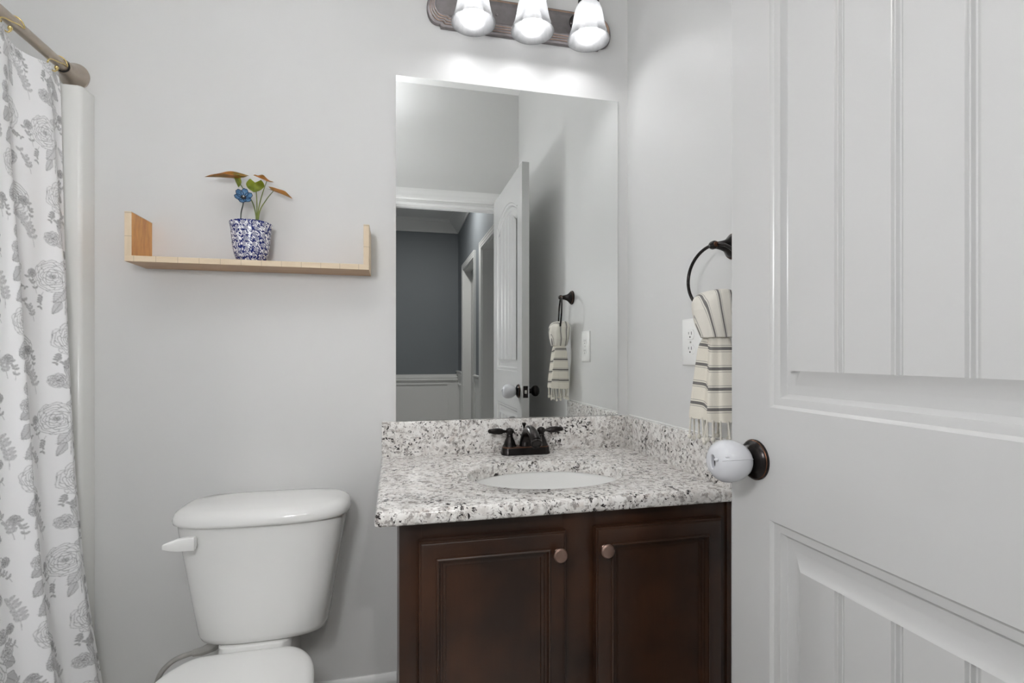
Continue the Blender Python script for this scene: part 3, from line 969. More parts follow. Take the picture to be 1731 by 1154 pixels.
def curtain_tile():
    g = Ras(.30, .335, .0007)
    def bouquet(cx, cy, s, m):
        f = lambda x, y: (cx + m * x * s, cy + y * s)
        st = [f(0, -.095), f(.006, -.05), f(-.004, 0), f(.004, .05), f(-.002, .095)]
        g.line(st, .0022, .42)
        g.line([f(.012, -.1), f(.008, -.04)], .0018, .42)
        for b, tp, w_ in (((.0, -.03), (.034, -.074), .03), ((0, -.03), (-.036, -.06), .03), ((0, .01), (-.045, -.014), .026), ((0, .03), (.014, .0), .024), ((0, .06), (.038, .084), .02), ((0, .055), (-.028, .092), .02), ((.02, -.07), (.036, -.10), .015), ((0, .075), (.02, .112), .014)):
            leaf(g, f(*b), f(*tp), w_ * s)
        rose(g, f(.034, -.012), .036 * s)
        rose(g, f(-.026, .048), .030 * s)
        rose(g, f(.030, .078), .016 * s)
        rose(g, f(-.034, -.02), .012 * s)
        sprig(g, f(.004, .095), .3 * m, .04 * s)
        sprig(g, f(.05, -.05), 2.6 * m, .035 * s)
    bouquet(.085, .10, 1.0, 1)
    bouquet(.235, .262, 1.0, -1)
    # single rose with big leaves
    def single(cx, cy, m):
        f = lambda x, y: (cx + m * x, cy + y)
        g.line([f(-.01, -.085), f(.006, -.04), f(.02, .02), f(.032, .06)], .002, .42)
        for b, tp, w_ in (((.004, -.045), (.046, -.072), .036), ((.004, -.045), (-.026, -.05), .028), ((.02, .0), (.05, -.03), .03), ((.025, .03), (.05, .012), .024), ((-.004, -.065), (.012, -.085), .012)):
            leaf(g, f(*b), f(*tp), w_, .72)
        rose(g, f(-.012, .008), .037)
        rose(g, f(.034, .04), .015)
        rose(g, f(.026, .076), .014)
        sprig(g, f(.02, .04), -.9 * m, .03)
        sprig(g, f(-.03, -.02), -2.4 * m, .03)
    single(.235, .09, 1)
    single(.075, .268, -1)
    for (x, y, a) in ((.150, .045, .2), (.165, .205, -.3), (.012, .105, .4), (.290, .185, -.2), (.015, .305, .5)):
        sprig(g, (x, y), a, .04, n=4)
        rose(g, (x + .012, y + .045), .010)
    sprig(g, (.155, .15), .1, .07, n=6)
    sprig(g, (.005, .0), -.1, .07, n=6)
    sprig(g, (.158, .315), .15, .05)
    sprig(g, (.003, .19), .1, .055)
    # soften to the printed dot size
    a = g.a
    for ax in (0, 1):
        a = (np.roll(a, 1, ax) + 2 * a + np.roll(a, -1, ax)) / 4
    g.a = a
    return g
def grid_mesh(name, X, Y, Z, mat, parent=None, org=(0, 0, 0), col=None, attr='print', closed_u=False):
    """grid of (rows, cols) points as one mesh, with a per-vertex colour or value"""
    H, W = X.shape
    co = np.stack([X - org[0], Y - org[1], Z - org[2]], -1).astype(np.float32).reshape(-1, 3)
    j, i = np.meshgrid(np.arange(H - 1), np.arange(W if closed_u else W - 1), indexing='ij')
    i2 = (i + 1) % W
    q = np.stack([j * W + i, j * W + i2, (j + 1) * W + i2, (j + 1) * W + i], -1).reshape(-1, 4).astype(np.int32)
    me = bpy.data.meshes.new(name)
    me.vertices.add(len(co)); me.vertices.foreach_set('co', co.ravel())
    me.loops.add(q.size); me.loops.foreach_set('vertex_index', q.ravel())
    me.polygons.add(len(q))
    me.polygons.foreach_set('loop_start', np.arange(0, q.size, 4, dtype=np.int32))
    me.update(calc_edges=True)
    me.shade_smooth()
    if col is not None:
        if attr == 'print':
            a = me.attributes.new('print', 'FLOAT_COLOR', 'POINT')
            c4 = np.ones((len(co), 4), np.float32); c4[:, :3] = col.reshape(-1, 3)
            a.data.foreach_set('color', c4.ravel())
        else:
            a = me.attributes.new(attr, 'FLOAT', 'POINT')
            a.data.foreach_set('value', col.astype(np.float32).ravel())
    me.materials.append(mat)
    o = bpy.data.objects.new(name, me)
    COL.objects.link(o)
    o['org'] = list(org)
    if parent is not None:
        o.parent = parent
    else:
        o.location = org
    return o

# ------------------------------------------------------------------ bath, surround, rod, hooks, curtain
t = thing('tub_surround', 'glossy white moulded bath surround panel at the left end of the back wall', 'bath surround', (-1.9, 0, .45))
bm = B()
top = 1.82
out = [(-1.531, -.0008), (-1.531, -.050), (-1.534, -.056), (-1.540, -.059), (-1.60, -.059), (-1.612, -.056), (-1.62, -.048), (-1.64, -.022), (-1.66, -.016), (LX + .03, -.016), (LX + .018, -.020), (LX + .012, -.03), (LX + .012, FW + .02), (LX + .0005, FW + .02), (LX + .0005, -.0008)]
loft(bm, [[(x, y, .405) for x, y in out], [(x, y, top - .006) for x, y in out], [(x + (-.002 if i in (1, 2, 3) else 0), y + (.004 if 1 <= i <= 9 else 0), top) for i, (x, y) in enumerate(out)]], True, True, True)
obj('panel', bm, M['tub'], t, smooth=45)
t = thing('bathtub', 'white bathtub behind the rose print shower curtain', 'bathtub', (-1.95, -.75, 0))
bm = B()
tx0, tx1, ty0, ty1 = LX + .016, -1.60, FW + .022, -.064
cx, cy = (tx0 + tx1) / 2, (ty0 + ty1) / 2
hx, hy = (tx1 - tx0) / 2, (ty1 - ty0) / 2
loft(bm, [rrect(cx, cy, hx - .01, hy, .01, 0), rrect(cx, cy, hx, hy, .01, .36), rrect(cx, cy, hx, hy, .012, .395), rrect(cx, cy, hx - .006, hy - .006, .012, .402), rrect(cx, cy, hx - .07, hy - .07, .12, .40), rrect(cx, cy, hx - .085, hy - .085, .12, .38), rrect(cx, cy, hx - .12, hy - .14, .12, .10), rrect(cx, cy, hx - .17, hy - .2, .1, .07)], True, True, True)
obj('tub_shell', bm, M['tub'], t, smooth=50)

RX, RZ = -1.575, 1.866
t = thing('curtain_rod', 'brushed nickel shower curtain rod with flared wall end', 'curtain rod', (RX, 0, RZ))
bm = B(); tube(bm, [(RX, -.03, RZ), (RX, -.5, RZ), (RX, FW + .03, RZ)], .0125, 24)
obj('tube', bm, M['nickel'], t)
FL = [(.0005, .034), (.004, .0348), (.006, .034), (.014, .0275), (.026, .0215), (.040, .0185), (.050, .0182), (.052, .0165), (.050, .013)]
for yb, sg in ((0, -1), (FW, 1)):
    bm = B(); lathe(bm, (RX, yb, RZ), (0, sg, 0), FL, 36)
    obj('wall_flange', bm, M['nickel'], t, smooth=50)
    bm = B(); lathe(bm, (RX, yb + sg * .0495, RZ), (0, sg, 0), [(0, .0145), (.003, .0143), (.0035, .013)], 28)
    q = obj('gap_shadow', bm, M['slot'], t); q['label'] = 'dark ring standing in for the shadow in the gap'  # shadow between rod and flange, put in as a dark ring

def hook_parts(org, label, group):
    ox, oy, oz = org
    t = thing('curtain_hook', label, 'curtain hook', org, group)
    bm = B()
    pts = []
    for i in range(15):
        a = R(-20 + 195 * i / 14)
        pts.append((RX - .0155 * math.cos(a) * -1, oy + .004 - i * .0012, RZ + .0155 * math.sin(a)))
    # pts run from the room side below the rod, over the top, to the bath side
    front = [(RX + .019, oy - .018, RZ - .010), (RX + .019, oy - .042, RZ - .0175), (RX + .019, oy - .062, RZ - .0225), (RX + .018, oy - .074, RZ - .031), (RX + .012, oy - .066, RZ - .042), (RX + .016, oy - .050, RZ - .045), (RX + .019, oy - .046, RZ - .040)]
    back = [(RX - .016, oy - .018, RZ - .012), (RX - .014, oy - .020, RZ - .024), (RX - .017, oy - .020, RZ - .030)]
    P = spline(front[::-1] + [pts[0]] + pts[2:-1:3] + [pts[-1]] + back, 60)
    tube(bm, P, .0016, 8)
    obj('wire', bm, M['brass'], t, smooth=60)
    bm = B(); lathe(bm, (RX + .019, oy - .046, RZ - .041), (0, 0, 1), [(0, .0024), (.003, .0026), (.004, .0042), (.007, .0046), (.010, .0036), (.011, .001)], 14)
    obj('ball_end', bm, M['brass'], t)
    bm = B(); lathe(bm, (RX - .017, oy - .020, RZ - .028), (0, 0, -1), [(0, .0024), (.003, .0026), (.004, .0042), (.007, .0046), (.010, .0036), (.011, .001)], 14)
    obj('ball_end', bm, M['brass'], t)
    return t
h0 = hook_parts((RX, -.066, RZ), 'brass curtain hook nearest the flared end of the rod', 'brass curtain hooks on the rod')
def copy_tree(o, parent=None):
    c = o.copy(); COL.objects.link(c)
    if parent is not None:
        c.parent = parent
    for ch in list(o.children):
        copy_tree(ch, c)
    return c
for k in range(1, 3):
    c = copy_tree(h0)
    c.location = (RX, -.066 - .155 * k, RZ)
    c['label'] = ['', 'brass curtain hook at the left photo edge, second from the rod end', 'third brass curtain hook from the flared rod end, outside the photo'][k]

TILE = curtain_tile()
def curtain():
    s = np.concatenate([np.arange(0, .50, .0012), np.arange(.50, 1.5, .0022)])
    z = np.arange(.27, 1.8312, .0014)
    S, Zg = np.meshgrid(s, z)
    xb = np.interp(z, [.27, .3, .45, .6, .84, 1.135, 1.45, 1.72, 1.835], [-1.468, -1.474, -1.496, -1.514, -1.533, -1.547, -1.557, -1.564, -1.562])
    XB = np.repeat(xb[:, None], len(s), 1)
    k = .82                                                    # run of the hung width against the cloth width
    dn = np.clip((1.83 - Zg) / .5, 0, 1)
    fold = .018 * np.sin(2 * PI * (S - .02) / .19 + .5 * np.sin(3.0 * Zg)) * (.5 + .5 * dn) + .006 * np.sin(2 * PI * S / .083 + 1.0 + Zg) * dn
    crease = .020 * np.exp(-((S - (.20 - .03 * (1.8 - Zg) / 1.5)) / .012) ** 2) * dn
    ed = np.clip(S / .05, 0, 1)
    X = XB + fold * ed - crease * .6 - .35 * np.clip(S - .6, 0, 1) * 0
    Yedge = np.interp(z, [.27, .6, 1.2, 1.72, 1.80, 1.835], [-.072, -.074, -.074, -.077, -.084, -.092])
    Y = Yedge[:, None] - S * k - .016 * np.cos(2 * PI * S / .19) * dn * .4 + crease * .4
    sag = .018 * np.sin(PI * ((S - .045) % .19) / .19) * np.clip((Zg - 1.72) / .11, 0, 1)      # scalloped top between the hooks
    Z = Zg - sag
    g = TILE.sample(S + .018, Zg + .11)
    hem = (Zg < .30)
    c = np.clip((g - .30) / .68, 0, 1)
    ink = np.array([lin(98), lin(98), lin(100)]); cl = np.array([lin(248), lin(248), lin(249)])
    colr = ink + (cl - ink) * c[..., None]
    o = grid_mesh('shower_curtain', X, Y, Z, M['curtain'], None, (-1.55, -.4, .27), colr)
    tag(o, 'white shower curtain printed with grey line-drawn roses at the left photo edge', 'curtain')
curtain()

# ------------------------------------------------------------------ toilet
TX = -1.082
t = thing('toilet', 'white two-piece toilet below the wooden shelf, beside the vanity', 'toilet', (TX, -.4, 0))
def sup(cx, cy, hx, hy, e, z, n=64, bow=0.0):
    out = []
    for i in range(n):
        a = 2 * PI * i / n
        c, s = math.cos(a), math.sin(a)
        x = math.copysign(abs(c) ** (2 / e), c) * hx
        y = math.copysign(abs(s) ** (2 / e), s) * hy
        if y < 0:
            y -= bow * (1 - (x / hx) ** 2)
        out.append((cx + x, cy + y, z))
    return out
bm = B()
TE = 3.7
loft(bm, [sup(TX, -.108, .140, .076, 3.2, .421, bow=.006), sup(TX, -.108, .150, .084, 3.4, .426, bow=.006), sup(TX, -.109, .1555, .0875, 3.5, .440, bow=.007), sup(TX, -.1105, .169, .091, TE, .53, bow=.009), sup(TX, -.112, .184, .0935, TE, .62, bow=.010), sup(TX, -.113, .1975, .095, TE, .70, bow=.011), sup(TX, -.113, .199, .0955, TE, .722, bow=.011)], True, True, True)
obj('tank', bm, M['porcelain'], t, smooth=60)
bm = B()
LE = 3.5
loft(bm, [sup(TX, -.1145, .200, .096, LE, .7215, bow=.011), sup(TX, -.1145, .2055, .100, LE, .7200, bow=.012), sup(TX, -.1145, .2085, .1025, LE, .7215, bow=.013), sup(TX, -.1145, .2100, .1035, LE, .728, bow=.013), sup(TX, -.1145, .2085, .1025, LE, .737, bow=.013), sup(TX, -.1145, .204, .099, LE, .7455, bow=.012), sup(TX, -.1145, .195, .092, LE, .7525, bow=.011), sup(TX, -.1145, .180, .081, LE, .7575, bow=.009), sup(TX, -.1145, .13, .055, 3, .7615), sup(TX, -.1145, .05, .02, 2.5, .7625)], True, True, True)
obj('tank_lid', bm, M['porcelain'], t, smooth=60)
# trip lever
bm = B(); box(bm, -1.243, -1.215, -.2225, -.212, .6775, .7005, .003)
hub_y = -.2235
pts = [(-1.2165, hub_y, .689, .0150, .0075), (-1.235, hub_y - .002, .6895, .0150, .008), (-1.252, hub_y - .006, .690, .0135, .007), (-1.264, hub_y - .012, .6905, .0100, .006), (-1.277, hub_y - .018, .6915, .0050, .005)]
loft(bm, [[(x, y + b_ * cy_, z + a_ * cz_) for cy_, cz_ in ((-.8, -1), (.8, -1), (1, -.8), (1, .8), (.8, 1), (-.8, 1), (-1, .8), (-1, -.8))] for x, y, z, a_, b_ in pts], True, True, True)
q = obj('flush_lever', bm, M['plastic'], t, smooth=45); q['label'] = 'white flush lever on the left of the tank'
# bowl with rear deck
BX = -1.108
def ring_pts(n=72):
    half = [(0, -.2085), (.045, -.2085), (.088, -.2098), (.112, -.2155), (.135, -.235), (.156, -.268), (.170, -.315), (.177, -.38), (.176, -.45), (.164, -.53), (.140, -.60), (.105, -.652), (.06, -.684), (0, -.695)]
    P = spline([(x, y, 0) for x, y in half], n // 2)
    full = [(BX - p.x, p.y) for p in P] + [(BX + p.x, p.y) for p in P[-2:0:-1]]
    return full                                   # counter-clockwise seen from above
RP = ring_pts()
def egg(d, z):
    return [(q[0], q[1], z) for q in inset(RP, d)]
def low(kx, y0, y1, z):
    ys = [p[1] for p in RP]; a, b = max(ys), min(ys)
    return [(BX + (x - BX) * kx, y0 + (y - a) / (b - a) * (y1 - y0), z) for x, y in RP]
bm = B()
loft(bm, [low(.60, -.10, -.56, 0), low(.60, -.10, -.56, .03), low(.54, -.12, -.53, .06), low(.57, -.14, -.54, .18), low(.76, -.16, -.62, .28), low(.96, -.205, -.68, .35), egg(.003, .376), egg(.006, .3825), egg(.045, .381), egg(.06, .32), low(.35, -.37, -.55, .22)], True, True, True)
loft(bm, [rrect(BX + .012, -.125, .085, .10, .03, z) for z in (.20, .39)] + [rrect(BX + .012, -.125, .084, .078, .03, .402), rrect(BX + .012, -.125, .084, .078, .03, .417), rrect(BX + .012, -.125, .080, .074, .03, .4205)], True, True, True)
obj('bowl', bm, M['porcelain'], t, smooth=55)
bm = B()
loft(bm, [egg(.002, .3835), egg(0, .389), egg(.003, .3955), egg(.062, .3965), egg(.066, .384), egg(.002, .3835)], True)
obj('seat', bm, M['seat_white'], t, smooth=60)
bm = B()
loft(bm, [egg(.002, .3975), egg(-.0005, .401), egg(-.0008, .407), egg(.0012, .4115), egg(.005, .4145), egg(.012, .4165), egg(.020, .4172)] + [[(BX + (x - BX) * k, -.44 + (y + .44) * k, z) for x, y in RP] for k, z in ((.8, .4180), (.5, .4190), (.2, .4195), (.02, .4196))], True, True, True)
obj('seat_lid', bm, M['seat_white'], t, smooth=60)
# supply hose
bm = B(); tube(bm, spline([(-1.228, -.13, .384), (-1.262, -.131, .380), (-1.300, -.131, .366), (-1.330, -.128, .330), (-1.342, -.115, .27), (-1.335, -.085, .215), (-1.322, -.06, .19)], 40), .0062, 12)
hs = obj('supply_hose', bm, M['steel'], t, smooth=60); hs['label'] = 'braided grey water supply hose'
bm = B(); tube(bm, [(-1.196, -.128, .400), (-1.206, -.129, .392), (-1.232, -.130, .383), (-1.252, -.131, .381)], [.013, .0125, .0105, .0085], 10)
tube(bm, [(-1.192, -.127, .432), (-1.196, -.128, .400)], .012, 12)
obj('hose_nut', bm, M['steel'], hs)
bm = B(); lathe(bm, (-1.322, -.0005, .19), (0, -1, 0), [(0, .03), (.003, .03), (.006, .012), (.05, .011), (.052, .014), (.07, .014), (.074, .008)], 20)
obj('stop_valve', bm, M['steel'], hs)

# ------------------------------------------------------------------ pot, plant and glass flower
PX, PY, PZ = -1.1345, -.0625, SZ0 + .0148
t = thing('potted_plant', 'small bronze and green leaved plant in a navy floral pot on the shelf', 'potted plant', (PX, PY, PZ))
PR = np.array([(0, .006), (0, .030), (.002, .0335), (.008, .0365), (.020, .0412), (.036, .0445), (.056, .0468), (.076, .0485), (.094, .0508), (.104, .0528), (.1065, .0532), (.1075, .0522), (.1065, .0502), (.098, .0482), (.086, .047)])
def pot_tile():
    L = .3
    g = Ras(L, .112, .00028)
    G = np.random.default_rng(5)
    rows, cols = 8, 24
    for r_ in range(rows + 1):
        for c_ in range(cols):
            x = (c_ + .5 * (r_ % 2)) * L / cols; y = r_ * .112 / rows
            for k in range(8):
                x0 = x + G.uniform(-.011, .011); y0 = y + G.uniform(-.010, .010)
                a = R(-50) + G.uniform(-.9, .9)
                l_ = G.uniform(.0024, .0050)
                q = np.array([math.cos(a), math.sin(a)]) * l_
                n_ = np.array([-q[1], q[0]]) * .5
                p = np.array([x0, y0])
                g.fill([p - q, p + n_, p + q, p - n_], 0)
            g.line([(x - .012, y + .011), (x - .004, y + .006), (x + .004, y - .004), (x + .010, y - .012)], .0011, 0)
    for r_ in range(rows + 1):
        for c_ in range(cols):
            if (c_ + r_) % 2:
                continue
            x = (c_ + .5 * (r_ % 2)) * L / cols; y = r_ * .112 / rows
            g.fill(blob((x, y), .0050, .0050, 0, 24, .0, 5), 1)
            g.fill(blob((x, y), .0044, .0044, 0, 24, .22, 6), .2)
            g.fill(blob((x, y), .0021, .0021, 0, 10, .0), 1)
            g.fill(blob((x, y), .0015, .0015, 0, 10, .0), .2)
    return g
def pot():
    seg = np.concatenate([[0], np.cumsum(np.hypot(*np.diff(PR, axis=0).T))])
    L = seg[-1]
    q = np.linspace(0, L, 260)
    h = np.interp(q, seg, PR[:, 0]); r = np.interp(q, seg, PR[:, 1])
    a = np.linspace(0, 2 * PI, 620, endpoint=False)
    A, Hh = np.meshgrid(a, h)
    Rr = np.repeat(r[:, None], len(a), 1)
    g = pot_tile()
    v = g.sample(A / (2 * PI) * .3, np.repeat((q - .03)[:, None], len(a), 1))
    inside = (q > np.interp(.1075, PR[:12, 0], seg[:12]) + .0015)[:, None]
    v = np.where(inside, 1, v)
    nav = np.array([lin(30), lin(40), lin(104)]); wh = np.array([lin(238), lin(239), lin(242)])
    o = grid_mesh('pot', PX + Rr * np.cos(A), PY + Rr * np.sin(A), PZ + Hh, M['pot'], t, (PX, PY, PZ), nav + (wh - nav) * v[..., None], closed_u=True)
    o['label'] = 'white pot with a dense navy flower pattern'
pot()
bm = B(); lathe(bm, (PX, PY, PZ + .090), (0, 0, 1), [(0, .0472), (.003, .044), (.005, .02), (.006, .002)], 28, False, True)
obj('soil', bm, M['soil'], t)
def heart_leaf(base, tip, nrm, width, cup=.35, droop=.0, wave=0.0):
    """heart leaf: lobes behind the stalk end, point at the tip; cup folds it along the midrib"""
    base, tip, nrm = Vector(base), Vector(tip), Vector(nrm).normalized()
    d = (tip - base); L = d.length; d.normalize()
    s = d.cross(nrm).normalized(); nrm = s.cross(d)
    bm = B()
    nu, nv = 15, 17
    rows = []
    for i in range(nu):
        t_ = i / (nu - 1)
        w_ = width * .5 * (math.sin(PI * min(1, (t_ * .93 + .07)) ** .62) ** .9 if t_ < 1 else 0.0)
        row = []
        for j in range(nv):
            q = -1 + 2 * j / (nv - 1)
            back = -.24 * L * (1 - t_) ** 3 * abs(q) ** 1.0 * 1.6 * (1 if abs(q) > .08 else 0)
            p = base + d * (t_ * L + back) + s * (q * max(w_, .0004))
            p += nrm * (cup * abs(q) * w_ - droop * t_ * t_ * L + wave * math.sin(t_ * 11 + q * 4) * w_ * abs(q))
            row.append(p)
        rows.append(row)
    loft(bm, rows, False)
    bmesh.ops.solidify(bm, geom=bm.faces[:], thickness=.0007)
    return bm
ST = (-1.121, PY, PZ + .1)
plants = [
    # stalk points, leaf base, tip, normal, width, cup, droop, material, label
    ([(-1.122, PY, PZ + .093), (-1.1225, PY, 1.512), (-1.131, PY - .002, 1.548), (-1.152, PY - .004, 1.580), (-1.169, PY - .006, 1.6085)], (-1.169, PY - .006, 1.608), (-1.2445, -.075, 1.606), (-.05, -.46, 1), .058, .45, .03, 'leaf_brown', 'bronze leaf pointing left'),
    ([(-1.122, PY, PZ + .093), (-1.120, PY, 1.530), (-1.1205, PY - .004, 1.570), (-1.1225, PY - .010, 1.598)], (-1.1225, PY - .010, 1.5990), (-1.1235, -.077, 1.5700), (.05, -.95, .18), .045, -.25, -.1, 'leaf_green', 'green heart shaped leaf facing the room'),
    ([(-1.119, PY, PZ + .093), (-1.116, PY, 1.530), (-1.106, PY - .002, 1.572), (-1.0945, PY - .004, 1.607)], (-1.0945, PY - .004, 1.607), (-1.124, -.085, 1.6145), (.0, -.5, 1), .044, .35, .0, 'leaf_orange', 'pale orange leaf at the top'),
    ([(-1.119, PY, PZ + .093), (-1.113, PY, 1.525), (-1.096, PY, 1.558), (-1.0785, PY - .002, 1.5815)], (-1.0785, PY - .002, 1.5815), (-1.028, -.072, 1.5645), (.25, -.5, 1), .040, .35, .05, 'leaf_brown', 'bronze leaf pointing right'),
]
for k, (st, b_, tp, nr, wd, cp, dr, mt, lb) in enumerate(plants):
    bm = B(); tube(bm, spline(st, 18), [.0019 - .0009 * i / 18 for i in range(19)], 8)
    so_ = obj('stem', bm, M['stem'], t, smooth=60)
    lf = obj('leaf', heart_leaf(b_, tp, nr, wd, cp, dr, .12 if mt == 'leaf_orange' else .06), M[mt], t, smooth=70)
    lf['label'] = lb
    if k == 0:
        q = obj('leaf', heart_leaf((-1.1685, PY - .006, 1.608), (-1.1625, -.076, 1.582), (.8, -.5, .5), .022, .3, .0), M['leaf_green'], t, smooth=70)
        q['label'] = 'green drooping lobe of the left leaf'
        q = obj('leaf', heart_leaf((-1.1715, PY - .006, 1.609), (-1.1605, -.072, 1.6185), (.2, -.5, .9), .018, .3, .0), M['leaf_green'], t, smooth=70)
        q['label'] = 'green upturned lobe of the left leaf'

FC = Vector((-1.1493, -.078, 1.5555))
t = thing('glass_flower', 'blue glass flower on a dark stem stuck in the floral pot', 'ornamental flower', (-1.158, -.066, PZ + .092))
bm = B(); tube(bm, spline([(-1.1605, -.064, PZ + .093), (-1.158, -.068, 1.515), (-1.152, -.074, 1.535), (FC.x, FC.y + .004, FC.z)], 18), .0016, 8)
obj('stem', bm, M['stem_dark'], t, smooth=60)
fn = Vector((.22, -.93, .30)).normalized()
fu = fn.cross(Vector((0, 0, 1))).normalized(); fv = fu.cross(fn).normalized() * -1
for k in range(6):
    a = 2 * PI * k / 6 + .3
    dr = fu * math.cos(a) + fv * math.sin(a)
    sd = fn.cross(dr).normalized()
    bm = B()
    rows = []
    edge = []
    for i in range(9):
        t_ = i / 8
        w_ = .0088 * math.sin(PI * (t_ * .86 + .10)) ** .6 if t_ < 1 else .0035
        rows.append([FC + dr * (.004 + .0175 * t_) + fn * (.0085 * t_ * t_) + sd * w_ * q + fn * (.35 * w_ * q * q) for q in (-1, -.6, -.2, .2, .6, 1)])
    loft(bm, rows, False)
    bmesh.ops.solidify(bm, geom=bm.faces[:], thickness=.0011)
    pt = obj('petal', bm, M['petal'], t, smooth=70)
    bm = B(); tube(bm, [r_[0] for r_ in rows] + rows[-1][1:-1] + [r_[-1] for r_ in rows[::-1]], .0007, 6)
    obj('petal_rim', bm, M['petal_edge'], pt, smooth=70)
bm = B(); lathe(bm, FC - fn * .001, fn, [(0, .0065), (.002, .0068), (.004, .005), (.0055, .003)], 18)
q = obj('flower_centre', bm, M['slot'], t); q['label'] = 'dark flower centre'
bm = B(); sphere(bm, FC + fn * .0052, .0021, 12, 8)
obj('bead', bm, M['plastic'], q)

# ------------------------------------------------------------------ towel ring, towel, outlet on the right wall
RY_, RZ_ = -.549, 1.383
t = thing('towel_ring', 'dark bronze towel ring on the right wall beside the open door', 'towel ring', (0, RY_, RZ_))
bm = B(); lathe(bm, (-.0005, RY_, RZ_), (-1, 0, 0), [(0, .030), (.004, .030), (.0055, .0285), (.007, .0265), (.010, .0255), (.016, .019), (.024, .0135), (.034, .0105), (.044, .0085), (.0475, .0085)], 36)
ps = obj('post', bm, M['bronze'], t, smooth=40)
bm = B(); lathe(bm, (-.0062, RY_, RZ_), (-1, 0, 0), [(0, .0282), (.0012, .0285), (.002, .027)], 36, False, False)
q = obj('copper_rim', bm, M['copper'], ps); q['label'] = 'copper ring on the wall rosette'
bm = B(); lathe(bm, (-.054, RY_ + .0105, RZ_), (0, -1, 0), [(0, .006), (.002, .0078), (.006, .0095), (.015, .0095), (.019, .0078), (.021, .006)], 24)
obj('ring_eye', bm, M['bronze'], ps)
for s_ in (1, -1):
    bm = B(); lathe(bm, (-.054, RY_ + s_ * .0100, RZ_), (0, s_, 0), [(0, .0062), (.0012, .0058), (.0014, .004)], 20, False, True)
    obj('end_cap', bm, M['copper'], ps)
bm = B()
rc = Vector((-.056, RY_, RZ_ - .072))
rot = Matrix.Rotation(R(14), 3, 'Z')
tube(bm, [rc + rot @ Vector((.004 * math.cos(2 * PI * i / 64), .073 * math.sin(2 * PI * i / 64), .073 * math.cos(2 * PI * i / 64))) for i in range(64)], .0038, 12, closed=True)
obj('ring', bm, M['bronze'], t, smooth=60)

t = thing('hand_towel', 'cream hand towel with charcoal stripes and fringe knotted on the towel ring', 'towel', (-.062, -.52, 1.24))
mx = Vector((-.12, -.99, 0)).normalized(); nx = Vector((-.99, .12, 0)).normalized()
def towel_part(name, levels, mat, pleat, stripe, seed, parent):
    G = np.random.default_rng(seed)
    zs = np.array([l[0] for l in levels])
    z = np.linspace(zs[0], zs[-1], 90)
    f_ = lambda k: np.interp(-z, -zs, [l[k] for l in levels])
    aa, bb, cx_, cy_ = f_(1), f_(2), f_(3), f_(4)
    ph = np.linspace(0, 2 * PI, 160, endpoint=False)
    PH, Zg = np.meshgrid(ph, z)
    rm = np.zeros_like(PH)
    tt = (zs[0] - Zg) / (zs[0] - zs[-1])
    for n_, am, p0, tw in pleat:
        rm += am * np.cos(n_ * PH + p0 + tw * tt) * np.clip(tt * 4 + .15, 0, 1)
    e = .62
    c, s = np.cos(PH), np.sin(PH)
    al = np.sign(c) * np.abs(c) ** .9 * aa[:, None] * (1 + rm * .4)
    bt = np.sign(s) * np.abs(s) ** e * bb[:, None] * (1 + rm * 1.6)
    X = cx_[:, None] + mx.x * al + nx.x * bt
    Y = cy_[:, None] + mx.y * al + nx.y * bt
    return grid_mesh(name, X, Y, Zg, mat, parent, parent['org'], stripe(PH, Zg, al, bt), 'stripe', True), (X, Y, Zg)
wr, _ = towel_part('knot', [(1.2790, .030, .003, -.056, -.549), (1.2785, .044, .014, -.056, -.554), (1.275, .051, .026, -.056, -.554), (1.266, .055, .034, -.057, -.554), (1.253, .056, .039, -.058, -.554), (1.235, .052, .040, -.059, -.556), (1.205, .047, .037, -.058, -.558), (1.182, .038, .033, -.057, -.563), (1.174, .035, .031, -.057, -.565), (1.1715, .031, .026, -.057, -.565), (1.173, .024, .018, -.057, -.565)], M['towel_wrap'], [(3, .03, .4, .6), (7, .03, 1.0, 0)], lambda P, Z, al, bt: -1.75 * bt * (1 + (1.25 - Z) * 2.0) + .35 * al + (Z - 1.22) * .30, 3, t)
wr['label'] = 'folded top of the towel wrapped on the ring'
tl, (TXg, TYg, TZg) = towel_part('tail', [(1.190, .026, .018, -.055, -.563), (1.16, .032, .026, -.056, -.561), (1.10, .038, .032, -.056, -.563), (1.04, .044, .036, -.057, -.564), (1.0, .048, .038, -.058, -.564), (.990, .049, .037, -.058, -.564)], M['towel'], [(5, .16, 1.2, .6), (2, .10, .5, .4), (9, .06, 0, -1)], lambda P, Z, al, bt: Z + .06 * al + .004 * np.sin(al * 60), 4, t)
tl['label'] = 'hanging striped tail of the towel'
row = np.stack([TXg[-1], TYg[-1], TZg[-1]], 1)
G = np.random.default_rng(9)
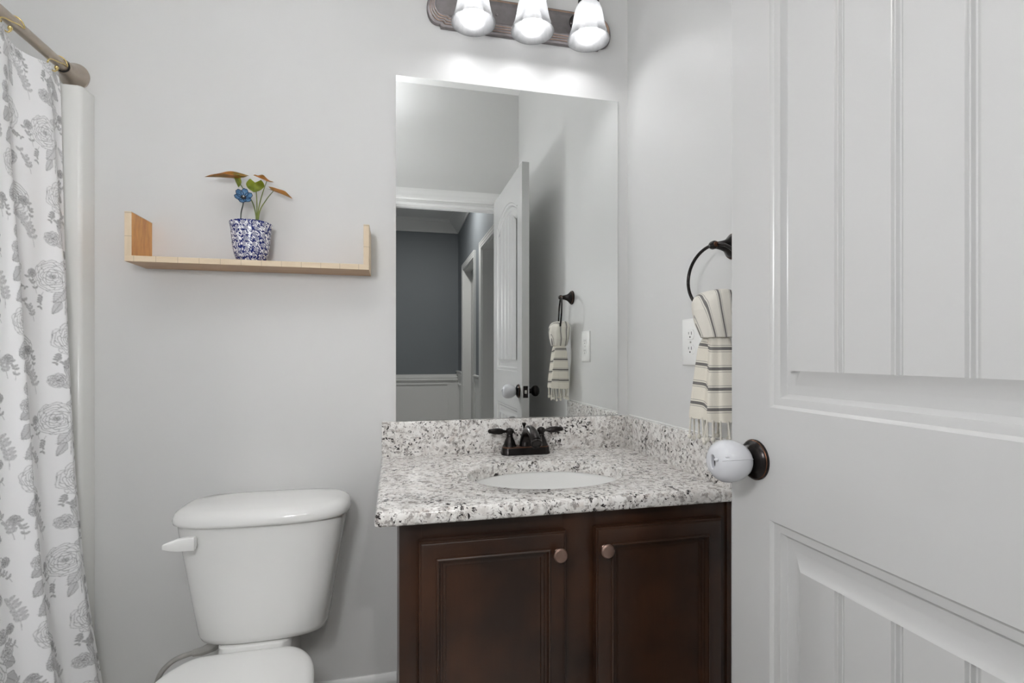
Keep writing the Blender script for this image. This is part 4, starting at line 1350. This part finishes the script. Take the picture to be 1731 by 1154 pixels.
for i in range(18):
    p = row[int(i * 160 / 18)]
    dx, dy = G.uniform(-.005, .005, 2)
    L = G.uniform(.036, .046)
    bm = B()
    tube(bm, spline([(p[0], p[1], p[2] + .004), (p[0] + dx * .6, p[1] + dy * .6, p[2] - L * .5), (p[0] + dx, p[1] + dy, p[2] - L)], 12), [.0022 + .0006 * math.sin(k * 2.2) for k in range(13)], 8)
    sphere(bm, (p[0] + dx, p[1] + dy, p[2] - L - .002), .0048, 10, 7, (1, 1, 1.2))
    obj('tassel', bm, M['fringe'], t, smooth=60)

OY, OZ = -.3815, 1.168
t = thing('wall_outlet', 'white duplex electrical outlet on the right wall above the side splash', 'outlet', (0, OY, OZ))
bm = B()
hw_, hh_ = .0425, .0615
def orect(d, x):
    return [(x, OY - hw_ + d, OZ - hh_ + d), (x, OY + hw_ - d, OZ - hh_ + d), (x, OY + hw_ - d, OZ + hh_ - d), (x, OY - hw_ + d, OZ + hh_ - d)]
loft(bm, [orect(0, -.0005), orect(0, -.003), orect(.0015, -.0048), (orect(.006, -.0062))], True, True, True)
obj('cover_plate', bm, M['plastic'], t, smooth=50)
for k in (-1, 1):
    zc = OZ + k * .0195
    bm = B()
    o_ = []
    for i in range(32):
        a = 2 * PI * i / 32
        o_.append((.0168 * math.cos(a), max(-.0125, min(.0125, .0168 * math.sin(a)))))
    loft(bm, [[(x, OY + y * s_, zc + z * s_) for y, z in o_] for x, s_ in ((-.006, 1.03), (-.0072, 1.03), (-.0078, .99))], True, True, True)
    rc_ = obj('receptacle', bm, M['plastic'], t, smooth=40)
    bm = boxes((-.0082, -.0076, OY - .0072, OY - .0054, zc - .0005, zc + .0075), (-.0082, -.0076, OY + .0054, OY + .0072, zc + .0005, zc + .0070))
    lathe(bm, (-.0076, OY, zc - .0065), (-1, 0, 0), [(0, .0024), (.0006, .0024)], 12)
    q = obj('socket_slots', bm, M['slot'], rc_); q['label'] = 'dark socket slots'
bm = B(); lathe(bm, (-.006, OY, OZ), (-1, 0, 0), [(0, .003), (.0012, .0028), (.0016, .001)], 14)
obj('screw', bm, M['steel'], t)

for o in bpy.data.objects:
    if 'org' in o:
        del o['org']
